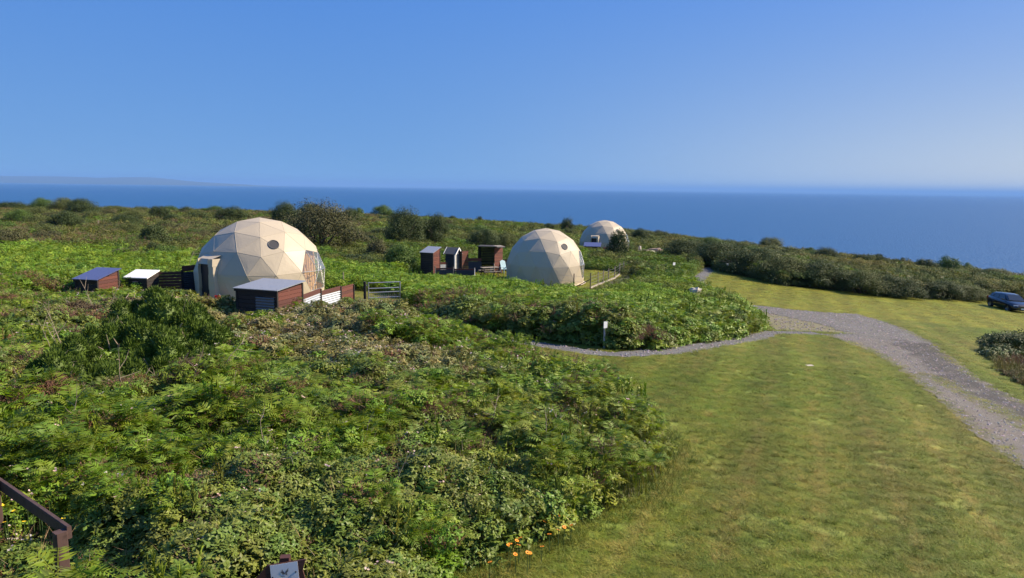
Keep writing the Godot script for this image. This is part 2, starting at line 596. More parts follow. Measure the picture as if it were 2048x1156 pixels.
var patch_poly := PackedVector2Array([Vector2(15.8, 47.2), Vector2(16.8, 42.4), Vector2(17.6, 38.6), Vector2(17.7, 35.6), Vector2(15.8, 34.9), Vector2(13.2, 34.2), Vector2(13.6, 36.6), Vector2(14.9, 43.5)])

func rough_edge(p: PackedVector2Array, amp: float, step: float) -> PackedVector2Array:
	var out := PackedVector2Array()
	for i in p.size():
		var a := p[i]
		var b := p[(i + 1) % p.size()]
		var n := maxi(1, int(a.distance_to(b) / step))
		var side := (b - a).orthogonal().normalized()
		for k in n:
			var q := a.lerp(b, float(k) / n)
			out.append(q + side * (noise_b.get_noise_2d(q.x * 9.0, q.y * 9.0) + noise_b.get_noise_2d(q.x * 31.0, q.y * 31.0) * 0.6) * amp)
	return out

func ribbon(line: Array, w: float) -> PackedVector2Array:
	var l := PackedVector2Array()
	var r := PackedVector2Array()
	for i in line.size():
		var t: Vector2 = (line[mini(i + 1, line.size() - 1)] - line[maxi(i - 1, 0)]).normalized()
		var s := t.orthogonal() * w * 0.5
		l.append(line[i] + s)
		r.append(line[i] - s)
	r.reverse()
	l.append_array(r)
	return l

func stamp(poly: PackedVector2Array, kind: int) -> void:
	var lo := poly[0]
	var hi := poly[0]
	for p in poly:
		lo = lo.min(p)
		hi = hi.max(p)
	for j in range(clampi(int((lo.y - MD0) / MSTEP), 0, MND - 1), clampi(int((hi.y - MD0) / MSTEP) + 1, 0, MND)):
		for i in range(clampi(int((lo.x - MX0) / MSTEP), 0, MNX - 1), clampi(int((hi.x - MX0) / MSTEP) + 1, 0, MNX)):
			if Geometry2D.is_point_in_polygon(Vector2(MX0 + i * MSTEP, MD0 + j * MSTEP), poly):
				mask[j * MNX + i] = kind

func make_mask() -> void:
	mask.resize(MNX * MND)
	edge.resize(MNX * MND)
	stamp(lawn_poly, LAWN)
	stamp(hedge_poly, SCRUB)
	stamp(track_poly, TRACK)
	stamp(patch_poly, PATH)
	stamp(ribbon(path_line, 0.9), PATH)
	stamp(ribbon(path_line_2, 1.3), PATH)
	stamp(yard_1, YARD)
	stamp(yard_2, YARD)
	stamp(yard_3, YARD)
	for k in mask.size():
		edge[k] = 0.0 if mask[k] != SCRUB else 9.0
	for j in range(1, MND):
		for i in range(1, MNX - 1):
			var k := j * MNX + i
			edge[k] = minf(edge[k], minf(minf(edge[k - 1], edge[k - MNX]) + 0.25, minf(edge[k - MNX - 1], edge[k - MNX + 1]) + 0.354))
	for j in range(MND - 2, -1, -1):
		for i in range(MNX - 2, 0, -1):
			var k := j * MNX + i
			edge[k] = minf(edge[k], minf(minf(edge[k + 1], edge[k + MNX]) + 0.25, minf(edge[k + MNX + 1], edge[k + MNX - 1]) + 0.354))

func cell(x: float, d: float) -> int:
	var i := int((x - MX0) / MSTEP + 0.5)
	var j := int((d - MD0) / MSTEP + 0.5)
	if i < 0 or j < 0 or i >= MNX or j >= MND:
		return -1
	return j * MNX + i

func region(x: float, d: float) -> int:
	var k := cell(x, d)
	return SCRUB if k < 0 else mask[k]

# ------------------------------------------------------------------ sheets that follow the ground
func sheet(poly: PackedVector2Array, step: float, lift: float, tone: Callable) -> ArrayMesh:
	var st := new_st()
	st.set_smooth_group(0)
	var lo := poly[0]
	var hi := poly[0]
	for p in poly:
		lo = lo.min(p)
		hi = hi.max(p)
	var put := func(p: Vector2) -> void:
		st.set_color(tone.call(p.x, p.y))
		st.set_normal(Vector3(ground(p.x - 0.5, p.y) - ground(p.x + 0.5, p.y), 1.0, -(ground(p.x, p.y - 0.5) - ground(p.x, p.y + 0.5))).normalized())
		st.add_vertex(Vector3(p.x, ground(p.x, p.y) + lift, -p.y))
	var nx := int(ceil((hi.x - lo.x) / step))
	var nd := int(ceil((hi.y - lo.y) / step))
	for j in nd:
		for i in nx:
			var a := lo + Vector2(i, j) * step
			var q := PackedVector2Array([a, a + Vector2(step, 0), a + Vector2(step, step), a + Vector2(0, step)])
			var inside := 0
			for p in q:
				if Geometry2D.is_point_in_polygon(p, poly):
					inside += 1
			if inside == 4:
				for k in [0, 2, 1, 0, 3, 2]:
					put.call(q[k])
				continue
			for piece in Geometry2D.intersect_polygons(q, poly):
				if Geometry2D.is_polygon_clockwise(piece):
					continue
				var idx := Geometry2D.triangulate_polygon(piece)
				for k in range(0, idx.size(), 3):
					var ta: Vector2 = piece[idx[k]]
					var tb: Vector2 = piece[idx[k + 1]]
					var tc: Vector2 = piece[idx[k + 2]]
					if (tb - ta).cross(tc - ta) > 0.0:
						var sw := tb
						tb = tc
						tc = sw
					put.call(ta)
					put.call(tb)
					put.call(tc)
	return st.commit()

func lawn_tone(x: float, d: float) -> Color:
	var u := x * cos(0.384) - d * sin(0.384)
	var warp := noise_a.get_noise_2d(x * 0.6, d * 0.6) * 0.5
	var stripe := sin((u + warp) / 2.3 * TAU)
	var big := noise_a.get_noise_2d(x * 0.9 + 50.0, d * 0.9)
	var fine := noise_b.get_noise_2d(x * 5.0, d * 5.0)
	var grain := noise_b.get_noise_2d(x * 15.0 + 9.0, d * 15.0) * 0.6 + noise_b.get_noise_2d(x * 37.0, d * 37.0 + 5.0) * 0.6
	var dry := clampf(0.25 + big * 0.55 + fine * 0.3 + grain * 0.65 + (0.34 if absf(stripe) > 0.95 and big + fine > -0.25 else 0.0), 0.0, 1.0)
	var c := Color(0.146, 0.215, 0.019).lerp(Color(0.262, 0.252, 0.060), dry)
	if d > 46.0:
		c = c.lerp(Color(0.265, 0.295, 0.036), 0.8)
	return c * (1.0 + 0.10 * clampf(stripe * 3.0, -1.0, 1.0) + fine * 0.16 + grain * 0.22)

func track_tone(x: float, d: float) -> Color:
	var n := noise_b.get_noise_2d(x * 3.0, d * 3.0)
	var n2 := noise_b.get_noise_2d(x * 14.0 + 70.0, d * 14.0)
	var c := Color(0.170, 0.156, 0.138).lerp(Color(0.192, 0.160, 0.132), clampf(n * 1.6, 0.0, 1.0))
	if d > 34.0:
		c = Color(0.156, 0.150, 0.138)
	var w := Vector2(x + n * 0.8, d + n2 * 0.5)
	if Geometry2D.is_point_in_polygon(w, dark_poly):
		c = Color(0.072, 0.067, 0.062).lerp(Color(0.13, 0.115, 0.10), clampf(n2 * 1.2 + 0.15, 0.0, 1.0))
	var grassy := absf(x - lerpf(12.6, 15.6, clampf((d - 14.0) / 12.0, 0.0, 1.0)) + n * 0.5)
	if d < 25.0 and grassy < 0.35:
		c = c.lerp(Color(0.12, 0.115, 0.045), clampf(0.6 + n2, 0.0, 1.0))
	return c * (1.0 + 0.25 * n2)

func path_tone(x: float, d: float) -> Color:
	var n := noise_b.get_noise_2d(x * 12.0, d * 12.0)
	return Color(0.150, 0.150, 0.156) * (1.0 + n * 0.3)

func patch_tone(x: float, d: float) -> Color:
	var n := noise_b.get_noise_2d(x * 6.0, d * 6.0)
	return Color(0.175, 0.155, 0.10).lerp(Color(0.15, 0.15, 0.05), clampf(n * 1.5 + 0.4, 0.0, 1.0))

# ------------------------------------------------------------------ what grows where
# blobs: x, d, radius
var gorse_blobs := [[-8.6, 16.6, 2.2], [-7.1, 13.8, 1.6], [-8.0, 12.2, 1.5], [-10.0, 18.8, 1.8]]
var brown_blobs := [[-3.1, 12.8, 0.85], [-1.1, 11.8, 0.75], [-0.6, 11.1, 0.6], [-1.5, 9.7, 0.45], [-5.5, 12.4, 0.8], [-9.5, 13.2, 0.7], [-13.0, 21.5, 1.6], [4.6, 22.9, 0.6]]
var bramble_blobs := [[-2.5, 7.2, 1.2], [-3.0, 8.2, 1.0], [-3.2, 6.1, 1.0], [-1.0, 9.0, 1.2], [-4.9, 6.7, 1.7]]
var olive_blobs := [[-5.5, 19.5, 4.5], [-3.0, 17.0, 3.0], [-6.5, 24.0, 4.0], [-10.0, 24.0, 4.0]]
var v_h := 1.0
var v_fern := 0.5
var v_col := Color.WHITE
var v_bloom := 0.0
var v_dry := 0.0

func blob(list: Array, x: float, d: float) -> float:
	var best := 0.0
	for b in list:
		var q: float = Vector2(x - b[0], d - b[1]).length() / b[2]
		best = maxf(best, 1.0 - q)
	return best

func vegetate(x: float, d: float) -> void:
	var n1 := noise_a.get_noise_2d(x, d)
	var n2 := noise_b.get_noise_2d(x * 1.6, d * 1.6)
	var n3 := noise_c.get_noise_2d(x, d)
	var n4 := noise_b.get_noise_2d(x * 4.0 + 31.0, d * 4.0)
	var k := cell(x, d)
	var e := 9.0 if k < 0 else edge[k]
	v_h = 0.82 + n1 * 0.35 + n2 * 0.45
	v_fern = 0.5 + n3 * 1.6
	v_bloom = 0.0
	v_dry = 0.0
	var green := Color(0.112, 0.190, 0.018)
	var bram := Color(0.108, 0.158, 0.028)
	if d < 33.0 and x < 4.0:
		var ol := blob(olive_blobs, x + n2 * 2.0, d + n1 * 2.0)
		var br := blob(bramble_blobs, x + n2, d + n1)
		var bw := blob(brown_blobs, x + n2 * 0.5, d + n1 * 0.5)
		if x > -5.5 and d > 19.0 and d < 26.0:
			v_h = maxf(v_h, 0.7) * 1.2
		elif d > 15.0:
			v_h *= 0.9
		v_fern += 0.15 if x < -3.5 and d < 11.0 else 0.0
		v_fern += 0.35 if x > -0.8 and d > 9.0 else 0.0
		v_bloom = 0.07
		v_dry = 0.05 + 0.35 * smoothstep(0.25, 0.45, n1 * 0.6 + n2 * 0.7)
		if ol > 0.0:
			v_fern -= ol * 0.9
			v_bloom = 0.10 + 0.8 * ol * clampf(n2 * 2.0 + 0.5, 0.0, 1.0)
			bram = bram.lerp(Color(0.152, 0.162, 0.060), minf(1.0, ol * 1.6))
		var gb := blob(gorse_blobs, x, d)
		if gb > 0.0:
			v_h *= lerpf(1.0, 0.5, minf(1.0, gb * 2.0))
			v_dry = maxf(v_dry, 0.1)
		if br > 0.0:
			v_fern -= br * 1.5
			v_bloom = 0.16 * clampf(n2 * 3.0 + 0.4, 0.0, 1.0)
			v_h *= 0.85
		if bw > 0.0:
			v_dry = maxf(v_dry, clampf(bw * 1.6, 0.0, 0.6))
		if x > -0.6 and d < 14.0:
			green = Color(0.140, 0.205, 0.028)
	elif d < 58.0 and x < 16.0:
		v_fern = 0.85 + n3 * 0.5
		v_h = 0.82 + n1 * 0.3 + n2 * 0.35
		green = Color(0.135, 0.235, 0.024)
		if x > 4.0:
			green = green.lerp(Color(0.140, 0.198, 0.032), clampf(0.4 + n1, 0.0, 1.0))
			v_fern -= 0.25
		if absf(x - 4.4) < 1.3 and d < 24.6:
			v_dry = 0.6
			v_bloom = 0.25
	elif d < 45.0 and x > 16.0:
		v_fern = 0.0
		v_h = 0.14 + n2 * 0.12
		v_dry = 0.4
		bram = Color(0.130, 0.130, 0.045)
		if d > 31.0 + (x - 22.0) * 0.15:
			v_h = 0.42
			v_dry = 0.0
			bram = Color(0.085, 0.11, 0.032)
	else:
		# the heath: bright bracken, olive scrub, dry grass
		var tall := smoothstep(18.0, 26.0, x)
		v_fern = 0.62 + n3 * 1.5 - 0.6 * tall - 0.35 * smoothstep(75.0, 110.0, d)
		v_h = 0.75 + n1 * 0.5 + n2 * 0.5 + tall * (0.95 * (1.0 - smoothstep(82.0, 98.0, d)))
		green = Color(0.088, 0.155, 0.020)
		bram = Color(0.095, 0.125, 0.030)
		if x < -24.0 and d > 52.0:
			v_dry = clampf(n2 * 1.6 + n1 - 0.25, 0.0, 0.6)
			v_fern -= 0.25
		if tall > 0.5:
			bram = Color(0.070, 0.100, 0.026).lerp(Color(0.125, 0.135, 0.040), clampf(n1 * 2.0 + 0.1, 0.0, 1.0))
	v_h += n4 * (0.42 if d < 35.0 else 0.24)
	if d < 35.0:
		v_fern += n4 * 0.5
	v_h *= clampf(0.28 + sqrt(maxf(e, 0.0) / 1.3), 0.28, 1.0)
	v_col = (green if v_fern > 0.5 else bram) * 1.32

func place_phrase(x: float, d: float) -> String:
	if x > 16.0 and d < 46.0:
		return "on the bank beside the gravel track"
	if d > 132.0:
		return "on the cliff-top skyline"
	if x > 18.0:
		return "along the far edge of the lawn" if d < 90.0 else "on the slope beyond the lawn hedge"
	if x > 0.0:
		return "between the two farther domes"
	if x > -15.5:
		return "behind the second dome's yard"
	if x > -31.0:
		return "behind the big dome"
	return "on the open heath beyond the tool shed" if d < 95.0 else "on the distant heath towards the sea"

func fern_phrase(x: float, d: float) -> String:
	if x < -3.6 and d < 7.8:
		return "beside the brown rail fence"
	if x > -3.4 and x < -0.6 and d < 7.8:
		return "by the arrow sign"
	if x < -5.6 and d > 10.5:
		return "round the gorse bushes"
	if x > 0.2 or (x > -0.6 and d > 15.0):
		return "at the lawn's edge"
	return "in the middle of the near thicket"

func leaf_tone(c: Color, spread := 0.22) -> Color:
	var v := rng.randf_range(1.0 - spread, 1.0 + spread)
	return Color(c.r * v * rng.randf_range(0.9, 1.33), c.g * v, c.b * v * rng.randf_range(0.8, 1.2))

func low_zone(x: float, d: float) -> float:
	# growth stays low right in front of the small buildings, along the bank they stand on
	var q := 1.0
	for z in [[0.2, 18.6, 2.2, 0.75], [-9.8, 25.8, 2.6, 0.35], [-8.0, 29.0, 1.8, 0.4], [-6.4, 31.2, 3.2, 0.1], [-5.2, 29.4, 1.8, 0.45], [-13.5, 29.4, 2.9, 0.15], [-18.6, 30.2, 4.0, 0.35], [12.2, 47.0, 1.7, 0.4], [-2.1, 5.8, 0.8, 0.3], [-4.3, 5.8, 1.3, 0.18], [-5.2, 6.7, 1.2, 0.35]]:
		var r: float = Vector2(x - z[0], d - z[1]).length() / z[2]
		if r < 1.0:
			q = minf(q, lerpf(z[3], 1.0, smoothstep(0.5, 1.0, r)))
	return q

# the bracken is cut low in front of the second plot's fence
func cut_height(x: float, d: float) -> float:
	var xs := [-9.0, -7.0, -1.5, 1.7, 3.4, 6.0, 7.2, 9.3, 11.5]
	var fs := [59.0, 58.6, 59.2, 55.0, 53.7, 53.2, 56.5, 62.0, 67.5]
	if x < xs[0] or x > xs[8]:
		return 9.0
	var f := 0.0
	for i in 8:
		if x <= xs[i + 1]:
			f = lerpf(fs[i], fs[i + 1], (x - xs[i]) / (xs[i + 1] - xs[i]))
			break
	if d > f + 0.3 or d < f - 9.0:
		return 9.0
	return maxf(0.06, (f - d) * 0.105 - 0.22)

func grow_heath() -> void:
	var fern_near := [Bag.new(), Bag.new(), Bag.new()]
	var fern_far := [Bag.new(), Bag.new()]
	var bramble := [Bag.new(), Bag.new()]
	var scrub := [Bag.new(), Bag.new()]
	var dry := Bag.new()
	var stalks := Bag.new()
	var bloom := Bag.new()
	var tall_grass := Bag.new()
	var shoots := Bag.new()
	var picked := []
	rng.seed = 77
	var bands := [[4.6, 14.0, 0.13], [14.0, 28.0, 0.2], [28.0, 50.0, 0.3], [50.0, 90.0, 0.5], [90.0, 186.0, 0.85]]
	for band in bands:
		var s: float = band[2]
		var d: float = band[0]
		while d < band[1]:
			var half := d * 0.79 + 6.0
			var x := -half
			while x < half:
				var px := x + rng.randf_range(-0.5, 0.5) * s
				var pd := d + rng.randf_range(-0.5, 0.5) * s
				x += s
				if region(px, pd) != SCRUB or pd > cliff_line(px) + 8.0:
					continue
				vegetate(px, pd)
				var h := minf(maxf(v_h * low_zone(px, pd), 0.12), cut_height(px, pd))
				var y := ground(px, pd)
				var p := Vector3(px, y, -pd)
				if px > 16.0 and pd < 46.0 and rng.randf() < (0.75 if pd < 31.0 + (px - 22.0) * 0.15 else 0.2):
					var ht := rng.randf_range(0.22, 0.5)
					tall_grass.put(spun(ht * 0.8, ht, 0.35), p, leaf_tone([Color(0.21, 0.185, 0.075), Color(0.125, 0.155, 0.032), Color(0.165, 0.165, 0.055)][rng.randi() % 3], 0.25))
					continue
				if rng.randf() < v_dry * 0.8:
					var r := clampf(s * 1.5, 0.22, 0.9)
					dry.put(spun(r, r * 1.1), p + Vector3.UP * maxf(0.08, h - r * 0.55), leaf_tone(Color(0.24, 0.15, 0.105) if pd < 40.0 else Color(0.225, 0.175, 0.105), 0.3))
					if rng.randf() < 0.5:
						continue
				if rng.randf() < v_fern:
					var sc := rng.randf_range(0.42, 0.66) * clampf(h * 1.3, 0.2, 1.1) * (0.72 if pd < 8.5 else 0.9)
					var fp := p + Vector3.UP * maxf(0.0, h - sc * rng.randf_range(0.6, 0.95))
					if pd < 30.0:
						if rng.randf() < 0.75:
							if pd < 15.0 and pd > 6.2 and absf(px) < pd * 0.74 and sc > 0.28 and rng.randf() < 0.2:
								picked.append([p, sc, v_col, fp.y - p.y])
							else:
								fern_near[rng.randi() % 3].put(spun(sc, sc, 0.45), fp, leaf_tone(v_col, 0.35))
					else:
						fern_far[rng.randi() % 2].put(spun(sc * (1.1 if pd < 50.0 else 1.5), sc * (1.0 if pd < 50.0 else 1.3), 0.35), fp, leaf_tone(v_col))
						if pd < 50.0:
							fern_far[rng.randi() % 2].put(spun(sc, sc, 0.35), p + Vector3(rng.randf_range(-0.2, 0.2), h * 0.3, rng.randf_range(-0.2, 0.2)), leaf_tone(v_col))
						if pd > 50.0:
							var rf := minf(s * 1.1, h + 0.1)
							scrub[rng.randi() % 2].put(spun(rf, rf * 0.8), p + Vector3.UP * (h * 0.55 - rf * 0.2), leaf_tone(v_col))
				else:
					if pd < 40.0:
						var r := minf(clampf(s * 1.5, 0.22, 0.6) * rng.randf_range(0.8, 1.25), h + 0.12)
						bramble[rng.randi() % 2].put(spun(r, r, 0.5), p + Vector3.UP * maxf(0.05, h - r * 0.5), leaf_tone(v_col))
						bramble[rng.randi() % 2].put(spun(r * 1.2, r, 0.5), p + Vector3.UP * maxf(0.02, h * 0.4 - r * 0.3), leaf_tone(v_col))
					else:
						var r := minf(clampf(s * 1.25, 0.5, 1.3) * rng.randf_range(0.75, 1.35), h + 0.15)
						scrub[rng.randi() % 2].put(spun(r, r * rng.randf_range(0.7, 1.2), 0.3), p + Vector3.UP * maxf(0.05, h - r * 0.5), leaf_tone(v_col, 0.42))
						scrub[rng.randi() % 2].put(spun(r, r * 0.8, 0.3), p + Vector3.UP * (h * 0.3 - r * 0.2), leaf_tone(v_col))
				if rng.randf() < (0.025 if pd < 50.0 else 0.1) and h > 0.35:
					var su := rng.randf_range(0.22, 0.5) * (0.8 if pd < 30.0 else 1.2)
					shoots.put(spun(su * 0.55, su * 1.3, 0.35), p + Vector3.UP * h * 0.9, leaf_tone(v_col, 0.35))
				if pd < 60.0 and rng.randf() < v_bloom:
					var sb := 0.11 if pd < 14.0 else 0.15
					bloom.put(spun(sb, sb, 0.5), p + Vector3.UP * (h + 0.04), leaf_tone(Color(0.46, 0.40, 0.37), 0.2))
				if pd < 34.0 and rng.randf() < 0.10:
					var hs := rng.randf_range(0.25, 0.5)
					stalks.put(spun(hs, hs, 0.6), p + Vector3.UP * h * 0.7, leaf_tone(Color(0.25, 0.205, 0.125), 0.25))
				var k := cell(px, pd)
				if k >= 0 and edge[k] < 0.7 and pd < 50.0 and rng.randf() < 0.6:
					var hg := rng.randf_range(0.16, 0.34)
					tall_grass.put(spun(hg, hg, 0.3), p, leaf_tone(Color(0.085, 0.135, 0.022)))
			d += s
	print("fern near ", fern_near[0].n + fern_near[1].n + fern_near[2].n, " far ", fern_far[0].n + fern_far[1].n, " bramble ", bramble[0].n + bramble[1].n, " scrub ", scrub[0].n + scrub[1].n, " dry ", dry.n, " bloom ", bloom.n, " picked ", picked.size())
	rng.seed = 5
	var fern := leaf_mat("bracken_leaf", Color.WHITE, 0.85, 0.5)
	for i in 3:
		spill(fern_near[i], "bracken_undergrowth", bracken_mesh(5, 0), fern, "dense green bracken growing among the brambles of the near thicket", "bracken")
	for i in 2:
		spill(fern_far[i], "heath_bracken", bracken_mesh(5, 0), fern, "bright green bracken covering the heath round the domes", "bracken")
	var br := leaf_mat("bramble_leaf", Color.WHITE, 0.6, 0.45)
	for i in 2:
		spill(bramble[i], "bramble_undergrowth", leaf_mound(70, 0.24, true), br, "tangle of small-leaved brambles filling the thicket beside the mown lawn", "brambles")
	var sc_m := leaf_mat("scrub_leaf", Color.WHITE, 0.6, 0.75)
	for i in 2:
		spill(scrub[i], "heath_scrub", leaf_mound(190, 0.17, false, 0.8, 0.35), sc_m, "low olive scrub spreading over the heath to the cliff edge", "scrub")
	spill(dry, "dry_undergrowth", twig_mound(60, 16, 0.12, 0.014), leaf_mat("dry_leaf", Color.WHITE, 0.2, 0.8), "brown withered growth in patches among the green scrub", "dry plants")
	spill(shoots, "leafy_shoots", twig_mound(7, 26, 0.22, 0.045, 1.8), br, "upright leafy shoots rising out of the scrub and hedges", "shoots")
	spill(stalks, "dry_grass_stalks", grass_mesh(9, 1.0, 0.35, 0.010, 0.5), leaf_mat("stalk", Color.WHITE, 0.2, 0.7), "pale dry grass stalks standing out of the thicket", "grass")
	spill(bloom, "bramble_blossom", blossom_mesh(5, 0.15), leaf_mat("petal", Color.WHITE, 0.4, 0.6), "whitish bramble blossom dotted over the thicket", "blossom")
	spill(tall_grass, "verge_grass", grass_mesh(26, 1.0, 0.6, 0.022, 0.5), leaf_mat("grass_blade", Color.WHITE, 0.4, 0.6), "longer green grass along the foot of the thicket", "grass")
	# the bracken plants that show largest stand as plants of their own
	var fr := []
	for i in 6:
		fr.append(frond_mesh(rng.randf_range(0.9, 1.1), rng.randf_range(0.85, 1.1), rng.randf_range(0.55, 0.8), 0, rng.randf_range(0.15, 0.4)))
	var greens := []
	for c in [Color(0.118, 0.200, 0.018), Color(0.100, 0.175, 0.018), Color(0.142, 0.205, 0.022), Color(0.135, 0.200, 0.026)]:
		var m := leaf_mat("bracken_leaf_%d" % greens.size(), lin(c.r * 1.3, c.g * 1.3, c.b * 1.3), 0.85, 0.5)
		greens.append(m)
	picked.sort_custom(func(a, b): return (a[0] as Vector3).length_squared() < (b[0] as Vector3).length_squared())
	for i in mini(picked.size(), 290):
		var q: Array = picked[i]
		var gi: int = 3 if (q[2] as Color).g > 0.264 else rng.randi() % 3
		var m: Material = greens[gi]
		var says := "%s bracken plant with arching fronds %s" % [["bright green", "mid green", "yellowish green", "dull green"][gi], fern_phrase(q[0].x, -q[0].z)]
		var o := thing("bracken_fern", says, "fern", q[0], rng.randf() * TAU, says)
		var n := rng.randi_range(4, 5)
		for k in n:
			var b := Basis(Vector3.UP, TAU * k / n + rng.randf_range(-0.4, 0.4)) * Basis.from_scale(Vector3.ONE * float(q[1]) * rng.randf_range(0.9, 1.15))
			part(fr[rng.randi() % 6], "frond", m, o, Transform3D(b, Vector3(0, q[3], 0)))

func grow_lawn() -> void:
	rng.seed = 11
	var short := [Bag.new(), Bag.new()]
	var clover := Bag.new()
	var lush := Bag.new()
	var bands := [[4.0, 14.0, 0.065], [14.0, 24.0, 0.095], [24.0, 42.0, 0.15], [42.0, 80.0, 0.3]]
	for band in bands:
		var s: float = band[2]
		var d: float = band[0]
		while d < band[1]:
			var half := d * 0.77 + 2.5
			var x := -12.0 if d > 25.0 else -1.5
			x = maxf(x, -half)
			while x < half:
				var px := x + rng.randf_range(-0.5, 0.5) * s
				var pd := d + rng.randf_range(-0.5, 0.5) * s
				x += s
				var kind := region(px, pd)
				if kind == TRACK:
					var gr := absf(px - lerpf(12.6, 15.6, clampf((pd - 14.0) / 12.0, 0.0, 1.0)))
					var by_grass := rng.randf() < 0.45 and (region(px - 0.4, pd) == LAWN or region(px + 0.4, pd) == LAWN or region(px, pd + 0.4) == LAWN)
					if not by_grass and not (pd < 25.0 and gr < 0.5 and rng.randf() < 0.4 - gr * 0.6):
						continue
				elif kind != LAWN and kind != YARD:
					continue
				if noise_c.get_noise_2d(px * 6.0, pd * 6.0) < -0.28 and rng.randf() < 0.6:
					continue
				var sc := s * rng.randf_range(0.75, 1.2)
				var hh := clampf(rng.randf_range(0.022, 0.045) * (1.0 + noise_b.get_noise_2d(px * 15.0, pd * 15.0) * 1.4), 0.012, 0.09)
				if pd > 42.0:
					hh *= 1.4
				var c := lawn_tone(px, pd)
				short[rng.randi() % 2].put(spun(sc, hh, 0.0), at(px, pd, 0.03), leaf_tone(c, 0.34))
				if pd < 26.0 and kind == LAWN and rng.randf() < 0.35:
					for o in [Vector2(-0.5, 0.0), Vector2(0.0, 0.5), Vector2(-0.3, 0.35)]:
						if region(px + o.x, pd + o.y) == SCRUB:
							lush.put(spun(0.12, rng.randf_range(0.05, 0.13), 0.2), at(px, pd, 0.02), leaf_tone(Color(0.105, 0.170, 0.022)))
							break
				if rng.randf() < 0.012 and pd < 24.0:
					clover.put(spun(0.05, 0.04, 0.0), at(px, pd, 0.03), leaf_tone(Color(0.05, 0.10, 0.02)))
			d += s
	print("lawn tufts ", short[0].n + short[1].n)
	var gm := leaf_mat("grass_blade", Color.WHITE, 0.4, 0.6)
	for i in 2:
		spill(short[i], "lawn_grass", grass_mesh(40, 1.0, 0.9, 0.06, 1.5), gm, "short mown grass of the lawn, striped by the mower", "grass")
	spill(lush, "edge_grass", grass_mesh(30, 1.0, 0.8, 0.03, 0.6), gm, "uncut bright green grass where the lawn meets the thicket", "grass")
	spill(clover, "lawn_weeds", leaf_mound(20, 0.7, true, 0.3), gm, "small dark clover leaves scattered in the mown lawn", "weeds")
	# loose stones of the track and the path
	var stones := Bag.new()
	for i in 26000:
		var near := rng.randf()
		var d := lerpf(9.0, 48.0, near * near)
		var x := rng.randf_range(-1.0, 25.0)
		if d * 0.76 + 1.0 < x:
			continue
		var kind := region(x, d)
		if kind != TRACK and kind != PATH:
			continue
		var sc := rng.randf_range(0.012, 0.035) * (1.0 + d * 0.02)
		stones.put(spun(sc, sc * rng.randf_range(0.4, 0.8), 0.3), at(x, d, 0.055), leaf_tone(Color(0.27, 0.26, 0.26), 0.35))
	var sm := mat("loose_stone", Color.WHITE, 0.9)
	sm.vertex_color_use_as_albedo = true
	var st := new_st()
	var ring := []
	st.set_color(Color.WHITE)
	for k in 6:
		ring.append(Vector3(cos(TAU * k / 6.0), rng.randf_range(-0.2, 0.2), sin(TAU * k / 6.0)) * rng.randf_range(0.8, 1.1))
	st.set_smooth_group(-1)
	for k in 6:
		tri(st, ring[k], Vector3(0.1, 0.8, -0.1), ring[(k + 1) % 6])
		tri(st, ring[k], ring[(k + 1) % 6], Vector3(0, -0.8, 0))
	spill(stones, "loose_gravel", done(st), sm, "loose grey stones lying on the gravel track and footpath", "gravel")

# ------------------------------------------------------------------ dome tents
const DOME_R := 3.25
const DOME_C := 0.85

func geodesic(freq: int) -> Array:
	var top := Vector3.UP
	var up := []
	var low := []
	var a := atan(0.5)
	for i in 5:
		var w := TAU * i / 5.0 + 0.35
		up.append(Vector3(cos(a) * sin(w), sin(a), cos(a) * cos(w)))
		w += TAU / 10.0
		low.append(Vector3(cos(a) * sin(w), -sin(a), cos(a) * cos(w)))
	var faces := []
	for i in 5:
		var j := (i + 1) % 5
		faces.append([top, up[i], up[j]])
		faces.append([up[i], low[i], up[j]])
		faces.append([low[i], low[j], up[j]])
		faces.append([Vector3.DOWN, low[j], low[i]])
	var out := []
	for f in faces:
		var p := func(i: int, j: int) -> Vector3:
			return (f[0] * float(freq - i) + f[1] * float(i - j) + f[2] * float(j)).normalized()
		for i in freq:
			for j in i + 1:
				out.append([p.call(i, j), p.call(i + 1, j), p.call(i + 1, j + 1)])
				if j < i:
					out.append([p.call(i, j), p.call(i + 1, j + 1), p.call(i, j + 1)])
	return out

func cut(poly: Array, y: float, keep_above: bool) -> Array:
	var out := []
	for i in poly.size():
		var a: Vector3 = poly[i]
		var b: Vector3 = poly[(i + 1) % poly.size()]
		var ia := (a.y >= y) == keep_above
		var ib := (b.y >= y) == keep_above
		if ia:
			out.append(a)
		if ia != ib:
			out.append(a.lerp(b, (y - a.y) / (b.y - a.y)))
	return out

